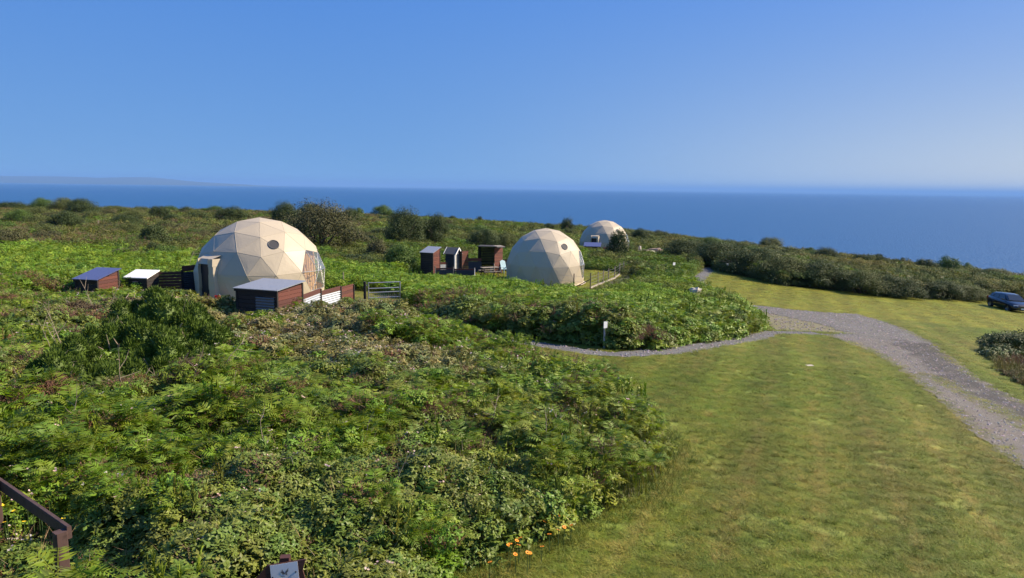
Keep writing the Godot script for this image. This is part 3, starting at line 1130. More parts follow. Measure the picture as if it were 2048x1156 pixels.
func panel_mesh(poly: Array, sag: float, crease: float, seed_: int) -> ArrayMesh:
	var st := new_st()
	st.set_smooth_group(0)
	var m := Vector3.ZERO
	for p in poly:
		m += p
	m /= poly.size()
	var nrm: Vector3 = (poly[1] - poly[0]).cross(poly[2] - poly[0]).normalized()
	if nrm.dot(m - Vector3(0, DOME_C, 0)) < 0.0:
		nrm = -nrm
	var n := 9
	var grid := func(a: Vector3, b: Vector3, i: int, j: int) -> Vector3:
		var t := float(i) / n
		var s := 0.0 if i == 0 else float(j) / i
		var e := a.lerp(b, s)
		var p := m.lerp(e, t)
		var w := 1.0 - t * t
		var pull := noise_b.get_noise_3d(p.x * 26.0 + p.y * 12.0 + seed_, p.y * 6.0 + p.z * 4.0, p.z * 26.0 - p.y * 14.0)
		return p + nrm * (-sag * w + crease * pull * minf(1.0, (1.0 - t) * 4.0))
	for k in poly.size():
		var a: Vector3 = poly[k]
		var b: Vector3 = poly[(k + 1) % poly.size()]
		if a.distance_to(b) < 1e-4:
			continue
		for i in n:
			for j in i + 1:
				tri(st, grid.call(a, b, i, j), grid.call(a, b, i + 1, j), grid.call(a, b, i + 1, j + 1))
				if j < i:
					tri(st, grid.call(a, b, i, j), grid.call(a, b, i + 1, j + 1), grid.call(a, b, i, j + 1))
	return done(st)

func compass(v: Vector3) -> float:
	return rad_to_deg(atan2(v.x, v.z))

func make_dome() -> Node3D:
	rng.seed = 3
	var root := thing("dome_tent", "", "tent")
	var cloth: Material = mats["dome_cloth"]
	var clear: Material = mats["clear_film"]
	var steel: Material = mats["dome_tube"]
	var centre := Vector3(0, DOME_C, 0)
	var vent_dir := Vector3(sin(deg_to_rad(34.0)) * cos(deg_to_rad(39.0)), sin(deg_to_rad(39.0)), cos(deg_to_rad(34.0)) * cos(deg_to_rad(39.0)))
	var vent_best := -1.0
	var vent_at := Vector3.ZERO
	var vent_n := Vector3.UP
	var edges := {}
	var seams := {}
	var k := 0
	for f in geodesic(3):
		k += 1
		var poly := []
		for v in f:
			poly.append(v * DOME_R + centre)
		var mid: Vector3 = (f[0] + f[1] + f[2]) / 3.0
		var az := compass(mid)
		var el := rad_to_deg(asin(mid.normalized().y))
		var window := az > 62.0 and az < 150.0 and el < 27.0
		poly = cut(poly, 0.0, true)
		if poly.size() < 3:
			continue
		var shaken := 0.03 if el < 8.0 and az < 20.0 and az > -12.0 else 0.006
		if window:
			var low := cut(poly, 0.45, false)
			var high := cut(poly, 0.45, true)
			if low.size() > 2:
				part(panel_mesh(low, 0.0, 0.004, k), "panel", cloth, root)
			if high.size() > 2:
				part(panel_mesh(high, 0.01, 0.012, k), "window_pane", clear, root)
				for i in high.size():
					var a: Vector3 = high[i]
					var b: Vector3 = high[(i + 1) % high.size()]
					var key := "%.2f %.2f %.2f" % [a.x + b.x, a.y + b.y, a.z + b.z]
					if not edges.has(key):
						edges[key] = [a, b]
		else:
			part(panel_mesh(poly, -0.010, shaken, k), "panel", cloth, root)
			for i in poly.size():
				var a: Vector3 = poly[i]
				var b: Vector3 = poly[(i + 1) % poly.size()]
				if a.y + b.y > 0.1:
					seams["%.2f %.2f %.2f" % [a.x + b.x, a.y + b.y, a.z + b.z]] = [a, b]
			var nrm: Vector3 = (f[1] - f[0]).cross(f[2] - f[0]).normalized()
			if nrm.dot(mid) < 0.0:
				nrm = -nrm
			if mid.normalized().dot(vent_dir) > vent_best:
				vent_best = mid.normalized().dot(vent_dir)
				vent_n = nrm
				var plane: float = (f[0] as Vector3).dot(nrm) * DOME_R
				vent_at = centre + vent_dir * (plane / vent_dir.dot(nrm)) + nrm * 0.012
	var sm := new_st()
	for key in seams:
		add_tube(sm, [seams[key][0], seams[key][1]], [0.008, 0.008], 5, false)
	part(done(sm), "welded_seams", mats["seam_cloth"], root)
	for key in edges:
		var e: Array = edges[key]
		var inward: Vector3 = (((e[0] + e[1]) * 0.5) - centre).normalized() * 0.03
		part(tube_mesh([e[0] - inward, e[1] - inward], [0.02, 0.02], 6), "frame_tube", steel, root)
	# round mesh vent in a rolled ring
	var vb := Basis(Quaternion(Vector3.UP, vent_n))
	var vs := new_st()
	add_lathe(vs, [Vector2(0.0, 0.02), Vector2(0.235, 0.02)], 28)
	var vent := part(done(vs), "vent", mats["vent_mesh"], root, Transform3D(vb, vent_at))
	var rs := new_st()
	add_lathe(rs, [Vector2(0.225, -0.02), Vector2(0.228, 0.035), Vector2(0.245, 0.042), Vector2(0.262, 0.03), Vector2(0.27, -0.02)], 28)
	part(done(rs), "vent_ring", mats["vent_rim"], vent)
	# skirt lying on the ground round the foot
	var ss := new_st()
	ss.set_smooth_group(0)
	var r0 := sqrt(DOME_R * DOME_R - DOME_C * DOME_C)
	for i in 96:
		var q := []
		for w in [TAU * i / 96.0, TAU * (i + 1) / 96.0]:
			var wob := noise_b.get_noise_2d(cos(w) * 60.0, sin(w) * 60.0)
			var dirv := Vector3(sin(w), 0, cos(w))
			q.append_array([dirv * (r0 * 0.985) + Vector3.UP * 0.10, dirv * (r0 + 0.07 + wob * 0.05) + Vector3.UP * 0.04, dirv * (r0 + 0.20 + wob * 0.12) + Vector3.UP * (0.012 + absf(wob) * 0.04)])
		for s in 2:
			quad(ss, q[s], q[s + 3], q[s + 4], q[s + 1])
	part(done(ss), "skirt", cloth, root)
	# floor, curtains drawn behind the clear bay
	var fs := new_st()
	add_lathe(fs, [Vector2(0.0, 0.09), Vector2(3.0, 0.09), Vector2(3.0, 0.0)], 48)
	part(done(fs), "floor_deck", mats["deck_wood"], root)
	for span in [[58.0, 92.0], [112.0, 150.0]]:
		var cs := new_st()
		cs.set_smooth_group(0)
		var n := 60
		for i in n:
			var q := []
			for u in [float(i) / n, float(i + 1) / n]:
				var w := deg_to_rad(lerpf(span[0], span[1], u))
				var rr := 2.72 + sin(u * 62.0) * 0.045 + sin(u * 23.0) * 0.03
				q.append(Vector3(sin(w) * rr, 0.15, cos(w) * rr))
				q.append(Vector3(sin(w) * (rr - 0.12), 2.35, cos(w) * (rr - 0.12)))
			quad(cs, q[0], q[2], q[3], q[1])
		part(done(cs), "curtain", mats["curtain_cloth"], root)
	# entrance: a cloth porch round a dark doorway
	var da := deg_to_rad(-30.0)
	var pb := Basis(Vector3.UP, da)
	var face := 3.40
	for sx in [-1.0, 1.0]:
		var js := new_st()
		js.set_smooth_group(-1)
		for seg in 6:
			var y0 := 2.2 * seg / 6.0
			var y1 := 2.2 * (seg + 1) / 6.0
			var in0: float = sx * (0.36 + 0.02 * sin(seg * 2.0))
			var out0: float = sx * (0.72 - y0 * 0.10)
			var out1: float = sx * (0.72 - y1 * 0.10)
			quad(js, pb * Vector3(in0, y0, face), pb * Vector3(out0, y0, face - 0.10), pb * Vector3(out1, y1, face - 0.10 - y1 * 0.02), pb * Vector3(in0, y1, face))
			quad(js, pb * Vector3(out0, y0, face - 0.10), pb * Vector3(out0 * 1.25, y0, face - 0.75), pb * Vector3(out1 * 1.25, y1, face - 0.85), pb * Vector3(out1, y1, face - 0.10 - y1 * 0.02))
			quad(js, pb * Vector3(in0, y0, face), pb * Vector3(in0, y1, face), pb * Vector3(in0, y1, face - 0.16), pb * Vector3(in0, y0, face - 0.16))
		part(done(js), "porch_flap", cloth, root)
	var hs := new_st()
	hs.set_smooth_group(-1)
	quad(hs, pb * Vector3(-0.36, 1.95, face), pb * Vector3(0.36, 1.95, face), pb * Vector3(0.5, 2.2, face - 0.144), pb * Vector3(-0.5, 2.2, face - 0.144))
	quad(hs, pb * Vector3(-0.5, 2.2, face - 0.144), pb * Vector3(0.5, 2.2, face - 0.144), pb * Vector3(0.55, 2.42, face - 0.85), pb * Vector3(-0.55, 2.42, face - 0.85))
	part(done(hs), "porch_top", cloth, root)
	var ds := new_st()
	add_box(ds, pb * Vector3(0, 1.0, face - 0.17), Vector3(0.74, 1.96, 0.04), pb)
	var door := part(done(ds), "door", mats["door_dark"], root)
	var hn := new_st()
	add_box(hn, pb * Vector3(0.27, 1.0, face - 0.13), Vector3(0.03, 0.14, 0.03), pb)
	part(done(hn), "handle", mats["galvanised"], door)
	return root

# ------------------------------------------------------------------ boards and sheds
func boards(parent: Node, from: Vector3, to: Vector3, h0: float, h1: float, board: float, kind: String, called := "plank", out := 0.0) -> void:
	# horizontal boards filling a wall from "from" to "to" (feet), h0 and h1 the heights at both ends
	var along := to - from
	along.y = 0
	var l := along.length()
	var dir := along / l
	var nrm := Vector3(dir.z, 0, -dir.x)
	var hmax := maxf(h0, h1)
	var n := int(ceil(hmax / board))
	for i in n:
		var y0 := i * board
		var y1 := minf(y0 + board - 0.012, hmax)
		# where the sloping top cuts the board, shorten it
		var a := 0.0
		var b := l
		var ym := (y0 + y1) * 0.5
		if h0 < h1 and ym > h0:
			a = l * (ym - h0) / (h1 - h0)
		if h1 < h0 and ym > h1:
			b = l * (h0 - ym) / (h0 - h1)
		if b - a < 0.08:
			continue
		var c := from + dir * (a + b) * 0.5 + Vector3.UP * ym + nrm * (out + rng.randf_range(-0.004, 0.004))
		var bs := Basis(dir, Vector3.UP, dir.cross(Vector3.UP)) * Basis.from_scale(Vector3(b - a, y1 - y0, 0.022))
		bs = Basis(bs.x, bs.y, bs.z)
		part(mats_mesh("unit_board"), called, mats["%s_%d" % [kind, rng.randi() % 3]], parent, Transform3D(bs, c))

var meshes := {}
func mats_mesh(key: String) -> Mesh:
	return meshes[key]

func post(parent: Node, p: Vector3, h: float, w: float, m: Material, called := "post") -> MeshInstance3D:
	return part(box_mesh(Vector3(w, h, w), w * 0.12), called, m, parent, Transform3D(Basis.IDENTITY, p + Vector3.UP * h * 0.5))

# a shed: floor plan w (along local x) by dp (along local z), the front corner towards +z; roof height at -x..+x ends or back/front
func shed(called: String, label: String, x: float, d: float, yaw: float, w: float, dp: float, h_front: float, h_back: float, roof_m: Material, left_kind: String, right_kind: String, metal_low := false) -> Node3D:
	var o := thing(called, label, "shed", at(x, d, -0.05), yaw)
	var c := [Vector3(-w / 2, 0, dp / 2), Vector3(w / 2, 0, dp / 2), Vector3(w / 2, 0, -dp / 2), Vector3(-w / 2, 0, -dp / 2)]
	boards(o, c[0], c[1], h_front, h_front, 0.155, left_kind)
	boards(o, c[1], c[2], h_front, h_back, 0.155, right_kind)
	boards(o, c[2], c[3], h_back, h_back, 0.155, left_kind)
	boards(o, c[3], c[0], h_back, h_front, 0.155, left_kind)
	for i in 4:
		post(o, c[i] * 0.995, (h_front if i < 2 else h_back) - 0.02, 0.09, mats["post_dark"])
	if metal_low:
		var sh := part(corrugated_mesh(w * 0.46, h_front * 0.80, true, 0.11, 0.02), "metal_panel", mats["metal_old"], o, Transform3D(Basis.IDENTITY, Vector3(w * 0.22, 0.0, dp / 2 + 0.05)))
		sh.set_meta("label", "corrugated grey metal panel on the shaded side")
	var slope := atan2(h_back - h_front, dp)
	var rb := Basis(Vector3.RIGHT, slope)
	part(box_mesh(Vector3(w + 0.22, 0.03, dp / cos(slope) + 0.24)), "roof", roof_m, o, Transform3D(rb, Vector3(0, (h_front + h_back) / 2 + 0.045, 0)))
	part(box_mesh(Vector3(w + 0.16, 0.09, 0.03)), "fascia", mats["post_dark"], o, Transform3D(Basis.IDENTITY, Vector3(0, h_front - 0.035, dp / 2 + 0.065)))
	return o

func fence_bay(o: Node3D, a: Vector3, b: Vector3, h: float, kind: String) -> void:
	var l := Vector2(b.x - a.x, b.z - a.z).length()
	var dir := (b - a)
	dir.y = 0
	dir = dir.normalized()
	var bs := Basis(dir, Vector3.UP, dir.cross(Vector3.UP))
	var mid := (a + b) * 0.5
	if kind == "metal" or kind == "dark_metal" or kind == "white_metal":
		part(corrugated_mesh(l - 0.02, h * 0.78, true, 0.10, 0.018), "metal_panel", mats[{"metal": "galvanised_bright", "dark_metal": "metal_dark", "white_metal": "metal_white"}[kind]], o, Transform3D(bs, mid))
		part(mats_mesh("unit_board"), "top_board", mats["red_wood_%d" % (rng.randi() % 3)], o, Transform3D(bs * Basis.from_scale(Vector3(l, h * 0.2, 0.03)), mid + Vector3.UP * h * 0.9))
	else:
		boards(o, a, b, h, h, 0.15, kind)

# ------------------------------------------------------------------ the first dome's small buildings
func compound_one() -> void:
	rng.seed = 21
	shed("wooden_shed", "wooden shed with sloping grey metal roof and corrugated panel standing before the big dome", -9.68, 27.7, deg_to_rad(-18.0), 1.85, 1.65, 1.32, 1.46, mats["roof_grey"], "dark_wood", "red_wood", true)
	# low fence from the shed to the gate
	var pts := [Vector2(-8.62, 28.1), Vector2(-8.38, 30.3), Vector2(-7.92, 32.0), Vector2(-7.6, 33.2)]
	var o := thing("low_fence", "low fence of silver corrugated panels and red boards running from the shed to the gate", "fence", at(pts[1].x, pts[1].y))
	for i in 3:
		var a := at(pts[i].x, pts[i].y, 0.02) - o.position
		var b := at(pts[i + 1].x, pts[i + 1].y, 0.02) - o.position
		fence_bay(o, a, b, 0.98, "metal" if i < 2 else "red_wood")
	for i in range(1, 4):
		post(o, at(pts[i].x, pts[i].y, -0.1) - o.position, 1.14, 0.1, mats["post_dark"])
	# field gate, five bars
	var g0 := at(-7.0, 33.75, 0.08)
	var g1 := at(-5.55, 34.35, 0.08)
	var gate := thing("field_gate", "galvanised five-bar field gate hung on a dark post at the thicket's edge", "gate", g0)
	var span := g1 - g0
	span.y = 0
	var steel: Material = mats["galvanised"]
	for y in [0.04, 0.30, 0.56, 0.76, 1.04]:
		part(tube_mesh([Vector3.UP * y, span + Vector3.UP * y], [0.026, 0.026], 8), "bar", steel, gate)
	for t in [0.0, 1.0]:
		part(tube_mesh([span * t + Vector3.UP * 0.0, span * t + Vector3.UP * 1.06], [0.03, 0.03], 8), "upright", steel, gate)
	for i in 15:
		part(tube_mesh([span * ((i + 1) / 16.0) + Vector3.UP * 0.04, span * ((i + 1) / 16.0) + Vector3.UP * 0.56], [0.004, 0.004], 4), "mesh_wire", steel, gate)
	for i in 3:
		part(tube_mesh([Vector3.UP * (0.11 + i * 0.14), span + Vector3.UP * (0.11 + i * 0.14)], [0.004, 0.004], 4), "mesh_wire", steel, gate)
	var gp := thing("gate_post", "dark square post that carries the field gate", "post", at(-7.16, 33.7, -0.2))
	part(box_mesh(Vector3(0.12, 1.38, 0.12), 0.015), "shaft", mats["post_dark"], gp, Transform3D(Basis.IDENTITY, Vector3(0, 0.69, 0)))
	part(box_mesh(Vector3(0.04, 0.05, 0.08)), "hinge", steel, gp, Transform3D(Basis.IDENTITY, Vector3(0.08, 1.2, 0)))
	# thin pale stakes behind the gate
	for q in [[-10.3, 42.4, 1.05], [-8.7, 43.6, 0.9], [-7.2, 44.7, 0.8]]:
		stake(Vector2(q[0], q[1]), q[2] + 0.35, 0.035, "thin pale stake standing in the bracken behind the field gate", "pale stakes behind the gate", "stake_pale")
	# the store at the far end
	shed("tool_shed", "small red-boarded shed with a glossy bluish roof among the gorse", -19.5, 32.6, deg_to_rad(-12.0), 1.15, 1.3, 0.98, 1.3, mats["roof_blue"], "dark_wood", "red_wood")
	var wb := thing("storage_box", "dark box with a slanting bright white lid beside the tool shed", "box", at(-18.15, 34.0, -0.05), deg_to_rad(-8.0))
	boards(wb, Vector3(-0.58, 0, 0.45), Vector3(0.58, 0, 0.45), 0.95, 0.95, 0.16, "dark_wood")
	boards(wb, Vector3(0.58, 0, 0.45), Vector3(0.58, 0, -0.45), 0.95, 1.2, 0.16, "dark_wood")
	boards(wb, Vector3(0.58, 0, -0.45), Vector3(-0.58, 0, -0.45), 1.2, 1.2, 0.16, "dark_wood")
	boards(wb, Vector3(-0.58, 0, -0.45), Vector3(-0.58, 0, 0.45), 1.2, 0.95, 0.16, "dark_wood")
	part(box_mesh(Vector3(1.28, 0.05, 1.05), 0.01), "lid", mats["white_paint"], wb, Transform3D(Basis(Vector3.RIGHT, -atan2(-0.25, 0.9)), Vector3(0, 1.12, 0)))
	part(box_mesh(Vector3(0.3, 0.03, 0.03)), "handle", mats["galvanised"], wb, Transform3D(Basis.IDENTITY, Vector3(0, 0.8, 0.49)))
	var fr := thing("screen_fence", "red board panel and dark corrugated screen joined behind the entrance of the big dome", "fence", at(-17.2, 34.9, -0.05))
	boards(fr, Vector3(-0.62, 0, 0.12), Vector3(0.42, 0, -0.28), 1.22, 1.22, 0.15, "red_wood")
	for q in [Vector3(-0.62, 0, 0.06), Vector3(0.45, 0, -0.34), Vector3(1.35, 0, -1.55)]:
		post(fr, q, 1.26, 0.09, mats["post_dark"])
	fence_bay(fr, Vector3(0.45, 0.05, -0.34), Vector3(1.75, 0.05, -2.0), 1.42, "dark_metal")
	boards(fr, Vector3(-1.3, 0, -1.0), Vector3(-0.62, 0, 0.06), 1.2, 1.2, 0.15, "dark_wood")
	# things lying at the dome's foot
	var bk := thing("red_bucket", "small red bucket at the foot of the big dome", "bucket", at(-13.85, 32.55, 0.02))
	var bs := new_st()
	add_lathe(bs, [Vector2(0.0, 0.0), Vector2(0.10, 0.0), Vector2(0.135, 0.27), Vector2(0.145, 0.275), Vector2(0.12, 0.25), Vector2(0.09, 0.02), Vector2(0.0, 0.02)], 20)
	part(done(bs), "pail", mats["red_plastic"], bk)
	part(tube_mesh([Vector3(-0.14, 0.26, 0), Vector3(-0.10, 0.34, 0.05), Vector3(0, 0.38, 0.07), Vector3(0.10, 0.34, 0.05), Vector3(0.14, 0.26, 0)], [0.006, 0.006, 0.006, 0.006, 0.006], 5), "handle", mats["galvanised"], bk)
	var lb := thing("timber_edging", "weathered pale timber edging laid along the foot of the big dome", "timber", at(-12.9, 32.35, 0.0), deg_to_rad(-4.0))
	for i in 3:
		part(mats_mesh("unit_board"), "board", mats["pale_wood_%d" % (i % 3)], lb, Transform3D(Basis.from_scale(Vector3(0.9, 0.12, 0.15)), Vector3(-0.92 + i * 0.92, 0.06, 0)))

func stake(p: Vector2, h: float, r: float, label: String, group: String, m: String) -> Node3D:
	var o := thing("wooden_stake", label, "stake", at(p.x, p.y, -0.35), rng.randf() * TAU, group)
	part(tube_mesh([Vector3.ZERO, Vector3(rng.randf_range(-0.02, 0.02), h, rng.randf_range(-0.02, 0.02)), Vector3(0, h + r * 0.6, 0)], [r, r * 0.92, r * 0.55], 8), "shaft", mats[m], o)
	return o

# ------------------------------------------------------------------ the second dome's yard
func compound_two() -> void:
	rng.seed = 22
	shed("log_store", "narrow dark-boarded shed with pale metal roof at the end of the second dome's yard", -7.0, 59.6, deg_to_rad(-25.0), 1.15, 1.15, 1.9, 2.25, mats["roof_grey"], "dark_wood", "red_wood")
	# gabled hut
	var hut := thing("garden_hut", "little slate-blue hut with grey pitched roof and white gable trim", "hut", at(-5.25, 61.6, -0.05), deg_to_rad(-26.0))
	var w := 0.95
	var dp := 1.0
	var h := 1.75
	boards(hut, Vector3(-w / 2, 0, dp / 2), Vector3(w / 2, 0, dp / 2), h, h, 0.14, "blue_wood")
	boards(hut, Vector3(w / 2, 0, dp / 2), Vector3(w / 2, 0, -dp / 2), h, h, 0.14, "grey_wood")
	boards(hut, Vector3(-w / 2, 0, -dp / 2), Vector3(-w / 2, 0, dp / 2), h, h, 0.14, "blue_wood")
	boards(hut, Vector3(w / 2, 0, -dp / 2), Vector3(-w / 2, 0, -dp / 2), h, h, 0.14, "blue_wood")
	var gs := new_st()
	gs.set_smooth_group(-1)
	for sx in [-1.0, 1.0]:
		tri(gs, Vector3(sx * w / 2, h, dp / 2), Vector3(sx * w / 2, h + 0.48, 0), Vector3(sx * w / 2, h, -dp / 2))
	part(done(gs), "gable", mats["grey_wood_0"], hut)
	for sz in [-1.0, 1.0]:
		var sl := atan2(0.48, dp / 2)
		part(box_mesh(Vector3(w + 0.25, 0.03, 0.80)), "roof_slope", mats["roof_felt"], hut, Transform3D(Basis(Vector3.RIGHT, sl * sz), Vector3(0, h + 0.235, sz * dp / 4.0 * 1.12)))
		for sx in [-1.0, 1.0]:
			part(box_mesh(Vector3(0.03, 0.11, 0.82)), "gable_trim", mats["white_paint"], hut, Transform3D(Basis(Vector3.RIGHT, sl * sz), Vector3(sx * (w / 2 + 0.15), h + 0.215, sz * dp / 4.0 * 1.14)))
		part(box_mesh(Vector3(0.09, h, 0.09)), "corner_trim", mats["white_paint"], hut, Transform3D(Basis.IDENTITY, Vector3(w / 2 + 0.005, h / 2, sz * dp / 2)))
	# white corrugated panel between store and hut
	var wp := thing("metal_screen", "white corrugated screen with a red board on top beside the little hut", "screen", at(-6.25, 60.4, -0.02))
	fence_bay(wp, Vector3(-0.45, 0, 0.25), Vector3(0.5, 0, -0.25), 0.98, "white_metal")
	post(wp, Vector3(-0.47, 0, 0.24), 1.02, 0.08, mats["post_dark"])
	post(wp, Vector3(0.52, 0, -0.27), 1.02, 0.08, mats["post_dark"])
	# tall red end panel and the dark screen behind
	var rp := thing("boarded_screen", "tall red-boarded screen panel with dark corrugated wing beside the hut", "screen", at(-4.15, 61.6, -0.05))
	boards(rp, Vector3(-0.3, 0, 0.2), Vector3(0.22, 0, -0.35), 2.0, 2.0, 0.15, "red_wood")
	post(rp, Vector3(-0.33, 0, 0.22), 2.05, 0.1, mats["post_dark"])
	boards(rp, Vector3(-0.95, 0, -0.75), Vector3(-0.33, 0, 0.22), 1.95, 1.95, 0.15, "dark_wood")
	fence_bay(rp, Vector3(0.22, 0.03, -0.40), Vector3(1.4, 0.03, -0.6), 1.3, "dark_metal")
	# black shelter
	var sh := thing("open_shelter", "black-walled open shelter with a red boarded end wall and flat roof", "shelter", at(-2.05, 62.6, -0.05), deg_to_rad(-8.0))
	boards(sh, Vector3(-0.95, 0, -0.9), Vector3(-0.95, 0, 0.55), 2.4, 2.4, 0.15, "black_wood")
	boards(sh, Vector3(0.75, 0, -0.9), Vector3(-0.95, 0, -0.9), 2.4, 2.4, 0.15, "black_wood")
	boards(sh, Vector3(0.55, 0, 0.6), Vector3(1.1, 0, -0.5), 2.36, 2.36, 0.15, "red_wood")
	boards(sh, Vector3(1.1, 0, -0.5), Vector3(0.75, 0, -0.9), 2.36, 2.36, 0.15, "black_wood")
	part(box_mesh(Vector3(1.75, 0.05, 1.65)), "roof", mats["roof_felt_dark"], sh, Transform3D(Basis.IDENTITY, Vector3(-0.12, 2.46, -0.15)))
	part(box_mesh(Vector3(0.74, 0.10, 1.30)), "wall_cap", mats["pale_wood_0"], sh, Transform3D(Basis(Vector3.UP, 0.46), Vector3(0.86, 2.45, 0.05)))
	part(box_mesh(Vector3(1.5, 0.05, 0.55)), "bench", mats["dark_wood_0"], sh, Transform3D(Basis.IDENTITY, Vector3(-0.2, 0.85, -0.55)))
	part(box_mesh(Vector3(0.45, 0.5, 0.45)), "sink", mats["galvanised"], sh, Transform3D(Basis.IDENTITY, Vector3(0.35, 0.28, 0.2)))
	# back screen
	var bs := thing("back_screen", "dark corrugated screen behind the pale blue garden chair", "screen", at(0.2, 64.2, -0.02))
	fence_bay(bs, Vector3(-1.6, 0, 0.0), Vector3(0.0, 0, -0.1), 1.15, "dark_metal")
	fence_bay(bs, Vector3(0.0, 0, -0.1), Vector3(1.6, 0, -0.2), 1.15, "dark_metal")
	for x in [-1.6, 0.0, 1.6]:
		post(bs, Vector3(x, 0, -0.08), 1.2, 0.09, mats["post_dark"])
	garden_chair(-0.62, 62.3, deg_to_rad(32.0))
	picnic_table(-1.95, 59.9, deg_to_rad(24.0))
	# low dark fence in front of the yard
	var lf := thing("yard_fence", "low dark corrugated fence with pale posts along the front of the second yard", "fence", at(-4.5, 58.9))
	var line := [Vector2(-6.5, 58.75), Vector2(-5.0, 59.05), Vector2(-3.2, 59.15)]
	for i in 2:
		fence_bay(lf, at(line[i].x, line[i].y) - lf.position, at(line[i + 1].x, line[i + 1].y) - lf.position, 0.62, "dark_metal")
	for q in line:
		post(lf, at(q.x, q.y - 0.06, -0.1) - lf.position, 0.86, 0.08, mats["pale_wood_1"])
	var pipe := thing("bent_pipe", "bent white pipe leaning at the end of the low yard fence", "pipe", at(-3.05, 58.9, -0.15))
	part(tube_mesh([Vector3(0, 0, 0.25), Vector3(-0.12, 0.22, 0.1), Vector3(-0.14, 0.5, 0), Vector3(-0.13, 0.85, 0)], [0.03, 0.03, 0.03, 0.03], 8), "tube", mats["white_paint"], pipe)
	# wire fence
	var fl := [Vector2(-1.55, 59.4), Vector2(0.1, 57.6), Vector2(1.76, 55.3), Vector2(3.48, 54.0), Vector2(4.77, 53.6), Vector2(6.04, 53.5), Vector2(7.0, 56.4), Vector2(7.58, 57.8), Vector2(8.32, 59.9), Vector2(9.11, 61.8), Vector2(10.08, 65.3), Vector2(10.75, 67.1)]
	var wf := thing("wire_fence", "post-and-wire fence with a timber kerb round the second dome's plot", "fence", at(6.04, 53.5))
	for i in fl.size():
		var p := at(fl[i].x, fl[i].y, -0.3) - wf.position
		var hh := 1.42 + (0.12 if i == 5 else 0.0)
		part(tube_mesh([p, p + Vector3(rng.randf_range(-0.03, 0.03), hh, 0), p + Vector3(0, hh + 0.03, 0)], [0.045, 0.04, 0.02], 8), "post", mats["stake_brown"] if i in [3, 4, 5] else mats["stake_pale"], wf)
		if i > 0:
			var q := at(fl[i - 1].x, fl[i - 1].y, -0.3) - wf.position
			for y in ([0.5, 0.75, 1.0, 1.25] if i > 5 else [0.85, 1.25]):
				part(tube_mesh([q + Vector3.UP * y, (p + q) * 0.5 + Vector3.UP * (y - 0.02), p + Vector3.UP * y], [0.006, 0.006, 0.006], 4), "wire", mats["galvanised"], wf)
		if i > 5:
			var q := at(fl[i - 1].x, fl[i - 1].y, 0.06) - wf.position
			var r := at(fl[i].x, fl[i].y, 0.06) - wf.position
			part(tube_mesh([q, r], [0.10, 0.10], 4), "kerb_timber", mats["pale_wood_%d" % (i % 3)], wf)
	part(tube_mesh([at(6.0, 53.55, 0.75) - wf.position, at(4.9, 54.3, 0.0) - wf.position], [0.035, 0.035], 6), "brace", mats["stake_brown"], wf)

func garden_chair(x: float, d: float, yaw: float) -> void:
	var o := thing("garden_chair", "pale blue slatted garden armchair on the second dome's terrace", "chair", at(x, d, 0.05), yaw)
	var m: Material = mats["pale_blue_paint"]
	for i in 5:
		var xo := -0.22 + i * 0.11
		var hh := 0.78 + 0.10 * (1.0 - absf(i - 2.0) / 2.0)
		part(box_mesh(Vector3(0.095, hh, 0.025), 0.006), "back_slat", m, o, Transform3D(Basis(Vector3.RIGHT, -0.38), Vector3(xo, 0.36 + hh * 0.44, -0.28 - hh * 0.15)))
	for i in 5:
		part(box_mesh(Vector3(0.54, 0.022, 0.085), 0.005), "seat_slat", m, o, Transform3D(Basis(Vector3.RIGHT, -0.16), Vector3(0, 0.33 + i * 0.018, -0.18 + i * 0.1)))
	for sx in [-1.0, 1.0]:
		part(box_mesh(Vector3(0.12, 0.025, 0.68), 0.006), "armrest", m, o, Transform3D(Basis.IDENTITY, Vector3(sx * 0.34, 0.58, 0.02)))
		part(box_mesh(Vector3(0.03, 0.58, 0.10), 0.006), "leg", m, o, Transform3D(Basis.IDENTITY, Vector3(sx * 0.31, 0.29, 0.27)))
		part(box_mesh(Vector3(0.03, 0.62, 0.10), 0.006), "leg", m, o, Transform3D(Basis(Vector3.RIGHT, -0.5), Vector3(sx * 0.31, 0.26, -0.32)))

func picnic_table(x: float, d: float, yaw: float) -> void:
	var o := thing("picnic_table", "weathered picnic table with fixed benches on the second dome's grass", "table", at(x, d, 0.03), yaw)
	for i in 5:
		part(mats_mesh("unit_board"), "top_plank", mats["pale_wood_%d" % (i % 3)], o, Transform3D(Basis.from_scale(Vector3(1.5, 0.04, 0.135)), Vector3(0, 0.73, -0.29 + i * 0.145)))
	for sz in [-1.0, 1.0]:
		for i in 2:
			part(mats_mesh("unit_board"), "bench_plank", mats["pale_wood_%d" % (i % 3)], o, Transform3D(Basis.from_scale(Vector3(1.5, 0.04, 0.12)), Vector3(0, 0.43, sz * (0.62 + i * 0.13))))
	for sx in [-0.55, 0.55]:
		part(box_mesh(Vector3(0.045, 0.1, 1.5)), "crossbar", mats["dark_wood_1"], o, Transform3D(Basis.IDENTITY, Vector3(sx, 0.365, 0)))
		part(box_mesh(Vector3(0.045, 0.08, 0.7)), "top_bearer", mats["dark_wood_1"], o, Transform3D(Basis.IDENTITY, Vector3(sx, 0.67, 0)))
		for sz in [-1.0, 1.0]:
			part(box_mesh(Vector3(0.05, 0.82, 0.09)), "leg", mats["dark_wood_1"], o, Transform3D(Basis(Vector3.RIGHT, -sz * 0.48), Vector3(sx * 1.09, 0.35, sz * 0.36)))

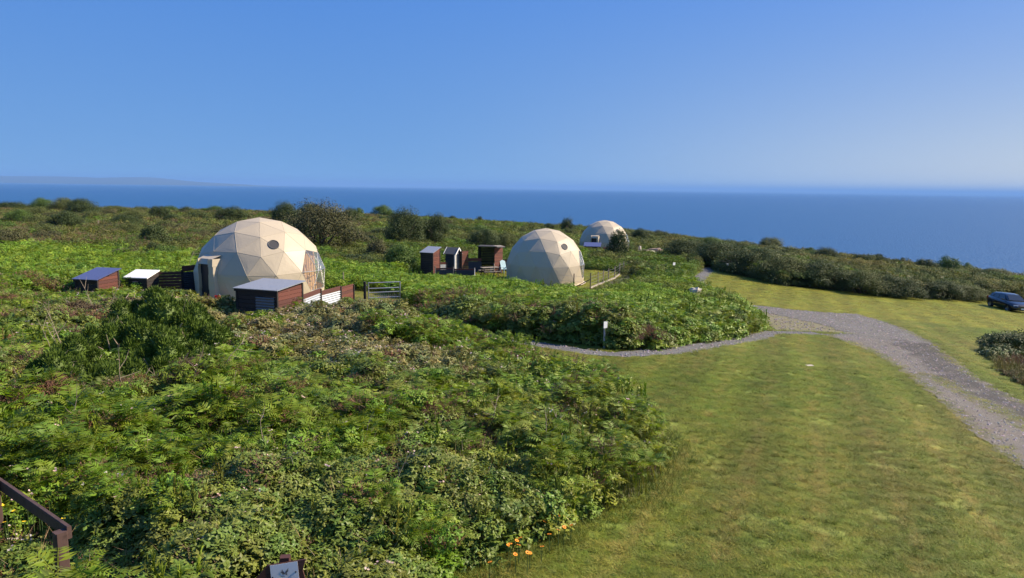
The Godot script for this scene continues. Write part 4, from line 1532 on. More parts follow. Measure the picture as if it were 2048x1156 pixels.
func compound_three() -> void:
	rng.seed = 23
	shed("wash_shed", "low shed with a bluish metal roof in front of the farthest dome", 10.35, 90.6, deg_to_rad(-10.0), 2.0, 1.3, 1.15, 1.5, mats["roof_blue"], "black_wood", "red_wood")
	var rp := thing("board_panel", "short red board panel beside the tree before the farthest dome", "fence", at(12.15, 90.2, -0.05))
	boards(rp, Vector3(-0.5, 0, 0.2), Vector3(0.5, 0, -0.2), 1.15, 1.15, 0.15, "red_wood")
	post(rp, Vector3(-0.5, 0, 0.16), 1.2, 0.09, mats["post_dark"])
	post(rp, Vector3(0.5, 0, -0.24), 1.2, 0.09, mats["post_dark"])
	# a heap of boulders by the next plot
	var k := 0
	for q in [[18.6, 97.0, 0.75, 0.5, "pale_wood_2"], [19.9, 97.2, 1.1, 0.75, "rock_warm"], [19.2, 96.2, 0.55, 0.4, "rock_pale"], [17.7, 97.1, 0.35, 0.9, "rock_pale"]]:
		k += 1
		rock(q[0], q[1], q[2], q[3], q[4] if q[4] != "pale_wood_2" else "rock_dark", "weathered boulder heaped at the edge of the plot beyond the farthest dome", "boulders beyond the farthest dome", k, 0.3)
	rock(12.75, 48.4, 0.52, 0.55, "rock_pale", "pale flat-topped rock showing above the bracken near the track", "", 9, 0.55)

func rock(x: float, d: float, r: float, h: float, m: String, label: String, group: String, seed_: int, up := 0.0) -> void:
	var st := new_st()
	st.set_smooth_group(-1)
	var p := func(i: int, j: int) -> Vector3:
		var a := TAU * (i % 9) / 9.0
		var t := PI * j / 6.0
		var v := Vector3(sin(t) * cos(a), cos(t), sin(t) * sin(a))
		var q := 1.0 + noise_b.get_noise_3d(v.x * 20.0 + seed_ * 33.0, v.y * 20.0, v.z * 20.0) * 0.55
		return Vector3(v.x * r, clampf(v.y * 1.3, -1.0, 0.85) * h, v.z * r * 0.75) * q
	for j in 6:
		for i in 9:
			quad(st, p.call(i, j), p.call(i, j + 1), p.call(i + 1, j + 1), p.call(i + 1, j))
	var o := part(done(st), "boulder", mats[m], null, Transform3D(Basis(Vector3.UP, seed_ * 1.3), at(x, d, up)))
	tag(o, label, "rock", group)

# ------------------------------------------------------------------ parked car
func loft(st: SurfaceTool, secs: Array, cap := true) -> void:
	# secs: array of arrays of Vector3 (open half outline from the sill up to the middle), mirrored in x
	var rings := []
	for s in secs:
		var r := []
		for p in s:
			r.append(p)
		for i in range(s.size() - 1, -1, -1):
			var q: Vector3 = s[i]
			r.append(Vector3(-q.x, q.y, q.z))
		rings.append(r)
	st.set_smooth_group(0)
	for i in range(rings.size() - 1):
		var n: int = rings[i].size()
		for k in n:
			var k2 := (k + 1) % n
			quad(st, rings[i][k], rings[i][k2], rings[i + 1][k2], rings[i + 1][k])
	if cap:
		st.set_smooth_group(-1)
		for r in [rings[0], rings[rings.size() - 1]]:
			for k in range(1, r.size() - 1):
				tri(st, r[0], r[k], r[k + 1])

func strip(st: SurfaceTool, pts: Array, grow: Vector3) -> void:
	st.set_smooth_group(-1)
	quad(st, pts[0] + grow, pts[1] + grow, pts[2] + grow, pts[3] + grow)

func make_car() -> void:
	var o := thing("parked_car", "dark navy estate car parked on the grass against the scrub", "car", at(44.0, 61.2, 0.04), deg_to_rad(-6.0))
	o.rotation.z = -0.045
	var paint: Material = mats["navy_paint"]
	var glass: Material = mats["car_glass"]
	var st := new_st()
	var secs := []
	# z, half width, sill y, shoulder y, top y
	for s in [[-2.14, 0.70, 0.38, 0.72, 0.78], [-2.08, 0.80, 0.28, 0.86, 0.93], [-1.75, 0.87, 0.22, 0.92, 0.99], [-1.0, 0.895, 0.20, 0.92, 0.98], [0.0, 0.90, 0.20, 0.90, 0.96], [0.85, 0.895, 0.20, 0.87, 0.94], [1.35, 0.885, 0.21, 0.80, 0.87], [1.80, 0.84, 0.22, 0.70, 0.78], [2.05, 0.74, 0.26, 0.58, 0.68], [2.16, 0.60, 0.34, 0.50, 0.56]]:
		var z: float = s[0]
		secs.append([Vector3(0.0, s[2], z), Vector3(s[1] * 0.86, s[2], z), Vector3(s[1] * 0.985, s[2] + 0.10, z), Vector3(s[1], (s[2] + s[3]) * 0.5 + 0.06, z), Vector3(s[1] * 0.965, s[3], z), Vector3(s[1] * 0.86, s[4] - 0.012, z), Vector3(s[1] * 0.45, s[4] + 0.012, z), Vector3(0.0, s[4] + 0.02, z)])
	loft(st, secs)
	var body := part(done(st), "body", paint, o)
	var gs := new_st()
	var g := []
	for s in [[-2.02, 0.74, 0.90, 0.66, 0.96], [-1.72, 0.78, 0.92, 0.58, 1.28], [-1.35, 0.80, 0.94, 0.585, 1.40], [-0.4, 0.81, 0.94, 0.60, 1.445], [0.25, 0.80, 0.93, 0.585, 1.40], [0.70, 0.79, 0.92, 0.64, 1.16], [1.08, 0.75, 0.90, 0.70, 0.935]]:
		var z: float = s[0]
		g.append([Vector3(0, s[2] - 0.03, z), Vector3(s[1], s[2] - 0.02, z), Vector3(lerpf(s[1], s[3], 0.9), lerpf(s[2], s[4], 0.88), z), Vector3(s[3] * 0.9, s[4], z), Vector3(s[3] * 0.4, s[4] + 0.02, z), Vector3(0, s[4] + 0.022, z)])
	loft(gs, g)
	part(done(gs), "cabin", paint, o)
	# glass, a little proud of the cabin
	var ws := new_st()
	strip(ws, [Vector3(-0.66, 0.97, 1.02), Vector3(0.66, 0.97, 1.02), Vector3(0.50, 1.375, 0.33), Vector3(-0.50, 1.375, 0.33)], Vector3(0, 0.028, 0.03))
	part(done(ws), "windscreen", glass, o)
	var rs := new_st()
	strip(rs, [Vector3(0.58, 1.00, -1.97), Vector3(-0.58, 1.00, -1.97), Vector3(-0.50, 1.36, -1.50), Vector3(0.50, 1.36, -1.50)], Vector3(0, 0.03, -0.03))
	part(done(rs), "rear_window", glass, o)
	for sx in [-1.0, 1.0]:
		for q in [[0.78, 0.30, -0.32], [-0.38, -0.38, -1.15], [-1.22, -1.22, -1.66]]:
			var s1 := new_st()
			s1.set_smooth_group(-1)
			var zb: float = q[0]
			var zt: float = q[1]
			var ze: float = q[2]
			quad(s1, Vector3(sx * 0.812, 0.965, zb), Vector3(sx * 0.812, 0.965, ze), Vector3(sx * 0.648, 1.335 if ze > -1.3 else 1.26, ze), Vector3(sx * 0.648, 1.335, zt))
			part(done(s1), "side_window", glass, o)
		# wheels
		for z in [-1.32, 1.33]:
			var w := Node3D.new()
			w.name = "wheel"
			o.add_child(w, true)
			w.position = Vector3(sx * 0.80, 0.315, z)
			w.rotation.z = -sx * PI / 2
			var ts := new_st()
			add_lathe(ts, [Vector2(0.20, -0.10), Vector2(0.30, -0.105), Vector2(0.318, -0.07), Vector2(0.318, 0.07), Vector2(0.30, 0.105), Vector2(0.215, 0.108), Vector2(0.205, 0.09)], 24)
			part(done(ts), "tyre", mats["tyre"], w)
			var ms := new_st()
			add_lathe(ms, [Vector2(0.0, 0.075), Vector2(0.05, 0.085), Vector2(0.06, 0.05), Vector2(0.19, 0.05), Vector2(0.213, 0.105)], 24)
			for k in 5:
				var a := TAU * k / 5.0
				add_box(ms, Vector3(cos(a) * 0.12, 0.075, sin(a) * 0.12), Vector3(0.17, 0.03, 0.05), Basis(Vector3.UP, -a))
			part(done(ms), "rim", mats["alloy"], w)
			var asx := new_st()
			add_tube(asx, [Vector3(sx * 0.885, 0.20, z - 0.38), Vector3(sx * 0.905, 0.45, z - 0.34), Vector3(sx * 0.91, 0.64, z - 0.17), Vector3(sx * 0.91, 0.69, z), Vector3(sx * 0.91, 0.64, z + 0.17), Vector3(sx * 0.905, 0.45, z + 0.34), Vector3(sx * 0.885, 0.20, z + 0.38)], [0.02, 0.025, 0.025, 0.025, 0.025, 0.025, 0.02], 6)
			part(done(asx), "wheel_arch", mats["tyre"], o)
		var hs := new_st()
		hs.set_smooth_group(0)
		add_box(hs, Vector3(sx * 0.60, 0.64, 1.985), Vector3(0.34, 0.12, 0.18), Basis(Vector3.UP, sx * 0.42), 0.03)
		part(done(hs), "headlight", mats["lamp_glass"], o)
		var ls := new_st()
		add_box(ls, Vector3(sx * 0.72, 0.80, -2.04), Vector3(0.16, 0.22, 0.16), Basis(Vector3.UP, -sx * 0.4), 0.03)
		part(done(ls), "tail_light", mats["lamp_red"], o)
		var mm := new_st()
		add_box(mm, Vector3(sx * 0.98, 1.0, 0.68), Vector3(0.20, 0.13, 0.10), Basis(Vector3.UP, sx * 0.15), 0.03)
		part(done(mm), "mirror", paint, o)
		for z in [0.05, -0.95]:
			part(box_mesh(Vector3(0.02, 0.025, 0.16), 0.006), "door_handle", paint, body, Transform3D(Basis.IDENTITY, Vector3(sx * 0.905, 0.78, z)))
		part(box_mesh(Vector3(0.012, 0.66, 0.012)), "door_gap", mats["tyre"], body, Transform3D(Basis.IDENTITY, Vector3(sx * 0.896, 0.55, -0.36)))
	part(box_mesh(Vector3(0.72, 0.17, 0.05), 0.02), "grille", mats["tyre"], o, Transform3D(Basis.IDENTITY, Vector3(0, 0.56, 2.13)))
	part(box_mesh(Vector3(0.52, 0.115, 0.02)), "number_plate", mats["white_paint"], o, Transform3D(Basis.IDENTITY, Vector3(0, 0.42, 2.20)))
	part(box_mesh(Vector3(1.25, 0.12, 0.08), 0.02), "lower_intake", mats["tyre"], o, Transform3D(Basis.IDENTITY, Vector3(0, 0.32, 2.09)))

# ------------------------------------------------------------------ signs and foreground timber
func small_sign(x: float, d: float, h: float, pw: float, ph: float, post_m: String, label: String, yaw: float, lines: int) -> void:
	var o := thing("notice_sign", label, "sign", at(x, d, -0.3), yaw)
	part(box_mesh(Vector3(0.05, h + 0.3, 0.05), 0.006), "post", mats[post_m], o, Transform3D(Basis.IDENTITY, Vector3(0, (h + 0.3) / 2, 0)))
	var pl := part(box_mesh(Vector3(pw, ph, 0.012)), "plate", mats["white_sign"], o, Transform3D(Basis.IDENTITY, Vector3(0, h + 0.3 - ph * 0.5, 0.034)))
	for i in lines:
		part(box_mesh(Vector3(pw * (0.5 if i else 0.3), ph * 0.09, 0.002)), "print", mats["grey_print"], pl, Transform3D(Basis.IDENTITY, Vector3(0, ph * (0.22 - 0.28 * i), 0.008)))

func foreground() -> void:
	rng.seed = 31
	# brown post-and-rail fence
	var o := thing("rail_fence", "dark brown post-and-rail fence among the brambles", "fence", at(-4.2, 6.3, 0.0))
	var a := Vector3(-4.27, 2.66, -6.25)
	var b := Vector3(-5.66, 2.74, -7.28)
	var dir := (b - a)
	dir.y = 0
	dir = dir.normalized()
	var bs := Basis(dir, Vector3.UP, dir.cross(Vector3.UP))
	for q in [a, b, b + (b - a) * 1.02]:
		var gy := ground(q.x, -q.z)
		part(box_mesh(Vector3(0.10, q.y + 0.05 - gy + 0.3, 0.10), 0.008), "post", mats["fence_brown"], o, Transform3D(bs, Vector3(q.x, (q.y + 0.05 + gy - 0.3) / 2, q.z) - o.position))
	var side := bs.z * 0.07
	var c := a + (b - a) * 1.03
	part(box_mesh(Vector3((b - a).length() * 2.1, 0.125, 0.04), 0.005), "rail", mats["fence_brown"], o, Transform3D(bs, c + Vector3(0, -0.06, 0) + side - o.position))
	# arrow board with a white plate: a bird emblem and two words
	var sp := Vector3(-2.07, 2.565, -6.0)
	var gy := ground(-2.07, 6.0)
	var s := thing("arrow_sign", "brown wooden arrow board carrying a white plate with a bird emblem and lettering", "sign", Vector3(sp.x, gy - 0.2, sp.z), deg_to_rad(8.0))
	var top := sp.y - gy + 0.2
	part(box_mesh(Vector3(0.09, top - 0.02, 0.07), 0.006), "post", mats["sign_brown"], s, Transform3D(Basis.IDENTITY, Vector3(0.01, (top - 0.02) / 2 + 0.05, -0.06)))
	var tilt := Basis(Vector3.RIGHT, -0.18) * Basis(Vector3.BACK, deg_to_rad(6.0))
	var ax := new_st()
	ax.set_smooth_group(-1)
	var outline := [Vector2(-0.33, -0.10), Vector2(-0.13, 0.075), Vector2(0.21, 0.075), Vector2(0.175, -0.02), Vector2(0.21, -0.22), Vector2(-0.13, -0.25)]
	for i in range(1, outline.size() - 1):
		for z in [0.012, -0.012]:
			tri(ax, Vector3(outline[0].x, outline[0].y, z), Vector3(outline[i].x, outline[i].y, z), Vector3(outline[i + 1].x, outline[i + 1].y, z))
	for i in outline.size():
		var p: Vector2 = outline[i]
		var q: Vector2 = outline[(i + 1) % outline.size()]
		quad(ax, Vector3(p.x, p.y, 0.012), Vector3(q.x, q.y, 0.012), Vector3(q.x, q.y, -0.012), Vector3(p.x, p.y, -0.012))
	var board := part(done(ax), "arrow_board", mats["sign_brown"], s, Transform3D(tilt, Vector3(0, top - 0.08, 0.0)))
	var plate := part(box_mesh(Vector3(0.245, 0.26, 0.006)), "plate", mats["white_sign"], s, Transform3D(tilt, Vector3(0.02, top - 0.135, 0.022)))
	# bird: body, two raised wings, tail
	var es := new_st()
	es.set_smooth_group(-1)
	var feather := func(p: Vector2, q: Vector2, w: float) -> void:
		var n := (q - p).orthogonal().normalized() * w
		tri(es, Vector3(p.x - n.x, p.y - n.y, 0.0046), Vector3(q.x, q.y, 0.0046), Vector3(p.x + n.x, p.y + n.y, 0.0046))
	for k in 7:
		var t := k / 6.0
		feather.call(Vector2(-0.004 - t * 0.012, 0.040 + t * 0.003), Vector2(-0.020 - t * 0.022, 0.088 - t * 0.030), 0.0042)
		feather.call(Vector2(0.004 + t * 0.012, 0.042 + t * 0.003), Vector2(0.042 - t * 0.004, 0.090 - t * 0.034), 0.0042)
	feather.call(Vector2(-0.020, 0.040), Vector2(0.030, 0.030), 0.0075)
	feather.call(Vector2(0.022, 0.034), Vector2(0.000, 0.030), 0.0085)
	feather.call(Vector2(0.010, 0.030), Vector2(0.028, 0.014), 0.0030)
	feather.call(Vector2(-0.038, 0.016), Vector2(0.026, 0.017), 0.0022)
	part(done(es), "emblem", mats["grey_print"], plate)
	var tm := TextMesh.new()
	tm.text = "BARN OWL"
	var font := SystemFont.new()
	font.font_names = PackedStringArray(["Droid Serif"])
	tm.font = font
	tm.font_size = 16
	tm.pixel_size = 0.0016
	tm.depth = 0.0012
	part(tm, "lettering", mats["grey_print"], plate, Transform3D(Basis.IDENTITY, Vector3(0.0, -0.018, 0.004)))
	for p in [Vector2(-0.108, 0.02), Vector2(0.100, 0.038), Vector2(-0.108, -0.1), Vector2(0.1, -0.1)]:
		part(box_mesh(Vector3(0.012, 0.012, 0.005), 0.002), "screw", mats["post_dark"], plate, Transform3D(Basis.IDENTITY, Vector3(p.x, p.y, 0.005)))
	# small white notices
	small_sign(3.16, 23.3, 0.98, 0.17, 0.22, "grey_post", "small white notice on a grey post where the footpath bends", deg_to_rad(38.0), 0)
	small_sign(15.3, 66.0, 1.35, 0.32, 0.26, "post_dark", "small white notice on a black post in the bracken", deg_to_rad(38.0), 1)
	small_sign(22.1, 71.6, 1.15, 0.34, 0.24, "post_dark", "small white notice standing before the dark hedge beyond the lawn", deg_to_rad(38.0), 1)
	# dark bin and capped post where the path meets the track
	var bin := thing("dark_bin", "low black box bin at the corner of the thicket by the track", "bin", at(13.75, 42.2, 0.0), deg_to_rad(10.0))
	part(box_mesh(Vector3(0.44, 0.62, 0.36), 0.03), "box", mats["black_plastic"], bin, Transform3D(Basis.IDENTITY, Vector3(0, 0.62, 0)))
	part(box_mesh(Vector3(0.50, 0.06, 0.42), 0.02), "lid", mats["black_plastic"], bin, Transform3D(Basis.IDENTITY, Vector3(0, 0.96, 0)))
	part(box_mesh(Vector3(0.3, 0.34, 0.26)), "stand", mats["post_dark"], bin, Transform3D(Basis.IDENTITY, Vector3(0, 0.15, 0)))
	var lp := thing("marker_post", "short wooden marker post with a dark cap beside the narrow path", "post", at(14.05, 45.2, -0.1), 0.3)
	part(box_mesh(Vector3(0.07, 0.62, 0.07), 0.008), "shaft", mats["stake_pale"], lp, Transform3D(Basis.IDENTITY, Vector3(0, 0.31, 0)))
	part(box_mesh(Vector3(0.16, 0.30, 0.16), 0.03), "cap", mats["black_plastic"], lp, Transform3D(Basis.IDENTITY, Vector3(0, 0.76, 0)))
	# flat pale slab let into the lawn
	var sl := part(box_mesh(Vector3(0.26, 0.05, 0.16), 0.01), "paving_slab", mats["rock_pale"], null, Transform3D(Basis(Vector3.UP, 0.2), at(10.45, 23.9, 0.05)))
	tag(sl, "small pale stone slab lying flush in the mown lawn", "slab")
	stake(Vector2(-52.0, 88.0), 1.9, 0.05, "lone pale stake standing on the heath among dark bushes", "", "stake_pale")
	flowers()
	sticks()

func flower_mesh(petals: int, r: float, cup: float) -> ArrayMesh:
	var st := new_st()
	st.set_smooth_group(-1)
	for k in petals:
		var e := Vector3(cos(TAU * k / petals), cup, sin(TAU * k / petals)).normalized()
		var s := Vector3(-sin(TAU * k / petals), 0, cos(TAU * k / petals))
		var a := e * r
		tri(st, Vector3.ZERO, a + s * r * 0.45, a - s * r * 0.45)
		tri(st, a - s * r * 0.45, a + s * r * 0.45, a * 1.22)
	return done(st)

func flowers() -> void:
	var orange := flower_mesh(8, 0.023, 0.15)
	var yellow := flower_mesh(6, 0.019, 0.3)
	var disc := new_st()
	add_lathe(disc, [Vector2(0.010, 0.003), Vector2(0.007, 0.009), Vector2(0.0, 0.010)], 8)
	var eye := done(disc)
	var stem := tube_mesh([Vector3(0.02, -0.02, 0.01), Vector3(0.01, 0.5, 0.0), Vector3.UP], [0.014, 0.012, 0.010], 5)
	for q in [[0.0, 7.8], [0.02, 7.65], [0.1, 7.92], [0.14, 7.83], [0.12, 7.72], [0.08, 7.52], [0.25, 7.62], [0.22, 7.48], [-0.2, 7.2], [0.5, 8.08], [0.4, 7.8], [0.52, 8.62], [0.64, 8.5], [0.8, 8.42], [0.7, 8.3], [0.62, 8.24], [0.57, 8.72], [0.46, 8.52]]:
		var h := rng.randf_range(0.24, 0.36)
		var o := thing("orange_flower", "single orange daisy-like flower on a thin stem at the lawn's edge", "flower", at(q[0], q[1], 0.0), rng.randf() * TAU, "orange flowers beside the lawn")
		part(stem, "stem", mats["stem_green"], o, Transform3D(Basis.from_scale(Vector3(0.4, h, 0.4)), Vector3.ZERO))
		var b := Basis(Vector3(rng.randf_range(-1, 1), 0, rng.randf_range(-1, 1)).normalized(), rng.randf_range(0.1, 0.5))
		var hd := part(orange, "petals", mats["orange_petal"], o, Transform3D(b, Vector3(0, h, 0)))
		part(eye, "centre", mats["flower_eye"], hd)
	for q in [[-5.75, 7.55], [-5.6, 7.3], [-5.4, 7.2], [-5.45, 7.12], [-5.3, 7.2], [-5.22, 7.16], [-5.3, 7.35], [-5.1, 7.2], [-5.2, 7.3], [-5.1, 7.33], [-5.0, 7.2], [-5.05, 7.12], [-4.8, 7.1], [-4.95, 7.55], [-5.35, 7.02], [-5.65, 7.1]]:
		var h := rng.randf_range(0.5, 0.72)
		var o := thing("yellow_flower", "small yellow flower on a tall stem behind the brown fence rail", "flower", at(q[0], q[1], 0.0), rng.randf() * TAU, "yellow flowers by the rail fence")
		part(stem, "stem", mats["stem_green"], o, Transform3D(Basis.from_scale(Vector3(0.4, h, 0.4)), Vector3.ZERO))
		var b := Basis(Vector3(rng.randf_range(-1, 1), 0, rng.randf_range(-1, 1)).normalized(), rng.randf_range(0.1, 0.7))
		part(yellow, "petals", mats["yellow_petal"], o, Transform3D(b, Vector3(0, h, 0)))

func sticks() -> void:
	var kinds := []
	for i in 6:
		kinds.append(stick_mesh(1.0, 0.011, rng.randf_range(0.3, 1.6), 400 + i))
	rng.seed = 41
	var spots := [[-3.1, 8.4, 0.7], [-1.5, 8.2, 0.9], [-5.7, 12.2, 0.9], [-6.4, 11.3, 1.1], [-5.5, 12.7, 1.0], [-4.8, 11.7, 1.0], [-6.3, 9.5, 0.8], [-8.5, 12.0, 1.1], [-10.3, 17.1, 1.2], [-10.1, 15.6, 1.3], [-9.7, 15.9, 1.2], [-10.6, 16.2, 1.2], [-5.0, 12.1, 0.9], [-4.4, 11.4, 0.8], [-6.9, 14.0, 1.0], [-7.8, 11.0, 0.9], [-13.6, 22.6, 1.3], [-13.2, 22.3, 1.3], [-14.0, 22.9, 1.2], [-12.7, 22.0, 1.2], [-0.4, 11.4, 0.8], [0.6, 10.2, 0.8], [1.0, 11.0, 0.8], [-3.3, 9.2, 0.8], [-2.2, 9.6, 0.7], [-20.5, 44.0, 1.6], [-17.6, 46.0, 2.2], [-28.0, 45.0, 1.8]]
	for i in 10:
		spots.append([rng.randf_range(-11.5, -5.0), rng.randf_range(10.0, 18.5), rng.randf_range(0.7, 1.3)])
	for i in spots.size():
		var q: Array = spots[i]
		vegetate(q[0], q[1])
		var o := thing("bare_branch", "bare bleached branch poking out of the scrub", "branch", at(q[0], q[1], maxf(0.0, v_h * 0.75)), rng.randf() * TAU, "bleached branches in the scrub")
		o.rotation.x = rng.randf_range(-0.9, 0.9)
		o.scale = Vector3.ONE * float(q[2]) * 1.05
		part(kinds[rng.randi() % 6], "limb", mats["bleached_wood"], o)

# ------------------------------------------------------------------ bushes
func plant_bushes() -> void:
	var crowns := []
	var small := []
	for i in 4:
		crowns.append(crown_mesh(44, 170, 0.06, 1.0, -0.1 + 0.1 * i, 900 + i))
	var fine_crowns := [crown_mesh(70, 300, 0.034, 1.0, 0.05, 920), crown_mesh(64, 300, 0.036, 1.0, -0.05, 921)]
	for i in 3:
		small.append(crown_mesh(26, 70, 0.13, 1.0, 0.0, 950 + i))
	var trunks := [limbs_mesh(6, 0.9, 0.05, 970), limbs_mesh(7, 0.8, 0.04, 971)]
	var tone := {"dark": mats["bush_dark"], "olive": mats["bush_olive"], "leaf": mats["bush_leaf"], "brown": mats["bush_brown"], "tree": mats["bush_dark"], "small": mats["bush_dark"]}
	rng.seed = 61
	var n := 0
	for q in [[-102.0, 152.4, 5.23, 2.61, "leaf"], [-89.4, 139.9, 5.60, 2.80, "olive"], [-80.1, 130.7, 5.97, 2.80, "dark"], [-105.6, 148.2, 7.41, 1.91, "dark"], [-75.9, 111.5, 4.78, 1.75, "olive"], [-54.9, 86.3, 4.93, 2.10, "dark"], [-60.3, 88.8, 3.17, 1.52, "olive"], [-58.8, 109.1, 4.68, 1.72, "olive"], [-60.6, 120.5, 3.44, 2.07, "dark"], [-50.5, 91.8, 4.59, 1.71, "dark"], [-51.2, 114.0, 3.26, 1.63, "dark"], [-46.0, 114.1, 5.70, 2.44, "dark"], [-33.3, 65.0, 2.79, 1.95, "dark"], [-43.4, 79.3, 3.96, 1.36, "olive"], [-42.7, 64.1, 3.20, 1.10, "brown"], [-41.3, 57.8, 3.30, 1.49, "brown"], [-66.4, 94.4, 4.04, 1.89, "leaf"], [-64.5, 107.6, 3.84, 1.54, "olive"], [-74.0, 151.6, 3.90, 1.52, "leaf"], [-68.3, 146.3, 3.13, 1.46, "dark"], [-67.2, 158.4, 4.53, 1.58, "leaf"], [-20.2, 73.2, 7.85, 4.50, "brown"], [-37.1, 114.2, 4.89, 3.43, "dark"], [-39.4, 136.4, 5.85, 2.73, "dark"], [-28.9, 124.7, 4.10, 2.67, "dark"], [-36.5, 165.0, 3.06, 1.89, "leaf"], [-30.6, 165.0, 5.89, 2.59, "leaf"], [-13.1, 85.7, 5.14, 4.04, "dark"], [-9.8, 88.3, 3.78, 3.53, "dark"], [-9.6, 59.6, 2.98, 1.87, "leaf"], [-12.9, 67.2, 2.21, 1.82, "brown"], [-16.9, 174.7, 6.24, 2.00, "leaf"], [-14.5, 168.7, 2.89, 1.45, "dark"], [-6.1, 168.5, 1.93, 0.96, "dark"], [-3.7, 85.9, 4.30, 2.21, "dark"], [-0.9, 87.7, 3.76, 1.88, "olive"], [10.7, 136.5, 2.92, 2.73, "dark"], [27.0, 176.9, 4.30, 4.30, "dark"], [12.2, 80.3, 2.87, 2.98, "tree"], [24.3, 133.5, 3.82, 1.91, "dark"], [16.4, 101.6, 2.18, 1.16, "leaf"], [22.1, 88.1, 5.04, 2.77, "dark"], [24.1, 81.0, 5.21, 3.01, "dark"], [24.8, 72.6, 4.67, 2.80, "dark"], [26.2, 67.9, 4.36, 2.72, "olive"], [29.7, 67.0, 4.31, 2.59, "dark"], [32.5, 64.7, 3.70, 2.13, "olive"], [51.2, 114.2, 4.08, 1.79, "dark"], [50.0, 135.7, 5.82, 2.13, "olive"], [35.6, 64.4, 3.68, 1.84, "dark"], [40.1, 65.6, 3.28, 1.59, "dark"], [58.2, 98.1, 3.50, 1.82, "dark"], [64.0, 102.3, 3.21, 2.19, "leaf"], [43.5, 66.4, 2.85, 1.42, "olive"], [55.3, 75.0, 2.14, 1.82, "dark"], [50.4, 79.4, 4.54, 1.70, "dark"], [68.0, 97.9, 4.19, 1.40, "olive"], [35.4, 125.4, 5.38, 1.61, "leaf"], [38.0, 116.7, 5.00, 1.50, "olive"], [24.1, 33.0, 2.83, 0.80, "dark"], [21.4, 31.6, 0.27, 0.32, "small"], [18.7, 26.5, 0.49, 0.26, "small"], [18.1, 25.1, 0.50, 0.25, "small"], [16.9, 22.7, 0.65, 0.32, "small"]]:
		n += 1
		var kind: String = q[4]
		if kind == "small":
			q[0] += 0.55
		var label: String = "%s%s %s" % ["tall " if q[3] > 2.5 else ("low " if q[3] < 1.6 and kind != "small" else ""), {"dark": "dark green rounded bush", "olive": "dull olive bush", "leaf": "fresh green bush", "brown": "brownish wind-cut bush", "small": "small dark shrub", "tree": ""}[kind], place_phrase(q[0], q[1])]
		var group := label
		if kind == "tree":
			label = "compact dark evergreen tree in front of the farthest dome"
		if n == 22:
			label = "broad brown-green thorn bush rising behind the big dome"
			group = ""
		var o := thing("evergreen_tree" if kind == "tree" else "heath_bush", label, "tree" if kind == "tree" else "bush", at(q[0], q[1], -0.1), rng.randf() * TAU, group)
		var w: float = q[2] * 0.60
		var h: float = maxf(q[3] * 0.95, 0.2) + (0.0 if kind == "small" else 0.35)
		if q[0] > 20.0 and q[1] > 60.0 and q[1] < 92.0:
			w *= 1.3
			h *= 0.85
		var b := Basis.from_scale(Vector3(w, h, w * rng.randf_range(0.85, 1.15)))
		var cm: Mesh = small[rng.randi() % 3] if kind == "small" else (fine_crowns[rng.randi() % 2] if w > 2.1 else crowns[rng.randi() % 4])
		part(cm, "crown", tone[kind], o, Transform3D(b, Vector3.ZERO))
		part(trunks[rng.randi() % 2], "trunk", mats["bark"], o, Transform3D(b, Vector3.ZERO))
	# lower bushes between them
	var kinds := ["dark", "dark", "olive", "leaf", "olive", "brown"]
	for i in 230:
		var d := lerpf(52.0, 165.0, rng.randf())
		var x := rng.randf_range(-0.76, 0.72) * d
		if x > -10.0 and x < 26.0 and d < 105.0 or region(x, d) != SCRUB or d > cliff_line(x) - 4.0:
			continue
		var kind: String = kinds[rng.randi() % 6]
		var label := "%s bush half sunk in the scrub %s" % [{"dark": "dark green", "olive": "olive", "leaf": "fresh green", "brown": "brownish"}[kind], place_phrase(x, d)]
		var o := thing("heath_bush", label, "bush", at(x, d, -0.1), rng.randf() * TAU, label)
		var w := rng.randf_range(0.8, 2.1) * (1.0 + d * 0.002)
		var b := Basis.from_scale(Vector3(w, rng.randf_range(1.0, 1.7), w * rng.randf_range(0.8, 1.2)))
		part(crowns[rng.randi() % 4], "crown", tone[kind], o, Transform3D(b, Vector3.ZERO))
		part(trunks[rng.randi() % 2], "trunk", mats["bark"], o, Transform3D(b, Vector3.ZERO))
	# gorse in the near thicket
	var gm := []
	for i in 3:
		gm.append(gorse_mesh(15, 1000, 700 + i))
	rng.seed = 62
	for q in [[-8.6, 16.6, 1.1], [-9.2, 15.9, 0.95], [-7.1, 14.1, 0.9], [-6.1, 13.4, 0.75], [-7.3, 12.6, 0.8], [-9.6, 19.0, 1.1], [-10.4, 18.7, 0.9], [-7.8, 16.8, 1.0], [-8.1, 11.8, 0.8], [-7.0, 11.6, 0.7], [-8.7, 13.4, 0.8], [-6.2, 12.6, 0.6]]:
		var o := thing("gorse_bush", "mounded green gorse bush with fine spiny foliage in the near thicket", "bush", at(q[0], q[1], 0.1), rng.randf() * TAU, "green gorse in the near thicket")
		var b := Basis.from_scale(Vector3(q[2], q[2] * 1.6, q[2]))
		part(gm[rng.randi() % 3], "crown", mats["gorse_green"], o, Transform3D(b, Vector3.ZERO))
		part(trunks[rng.randi() % 2], "trunk", mats["bleached_wood"], o, Transform3D(b, Vector3.ZERO))
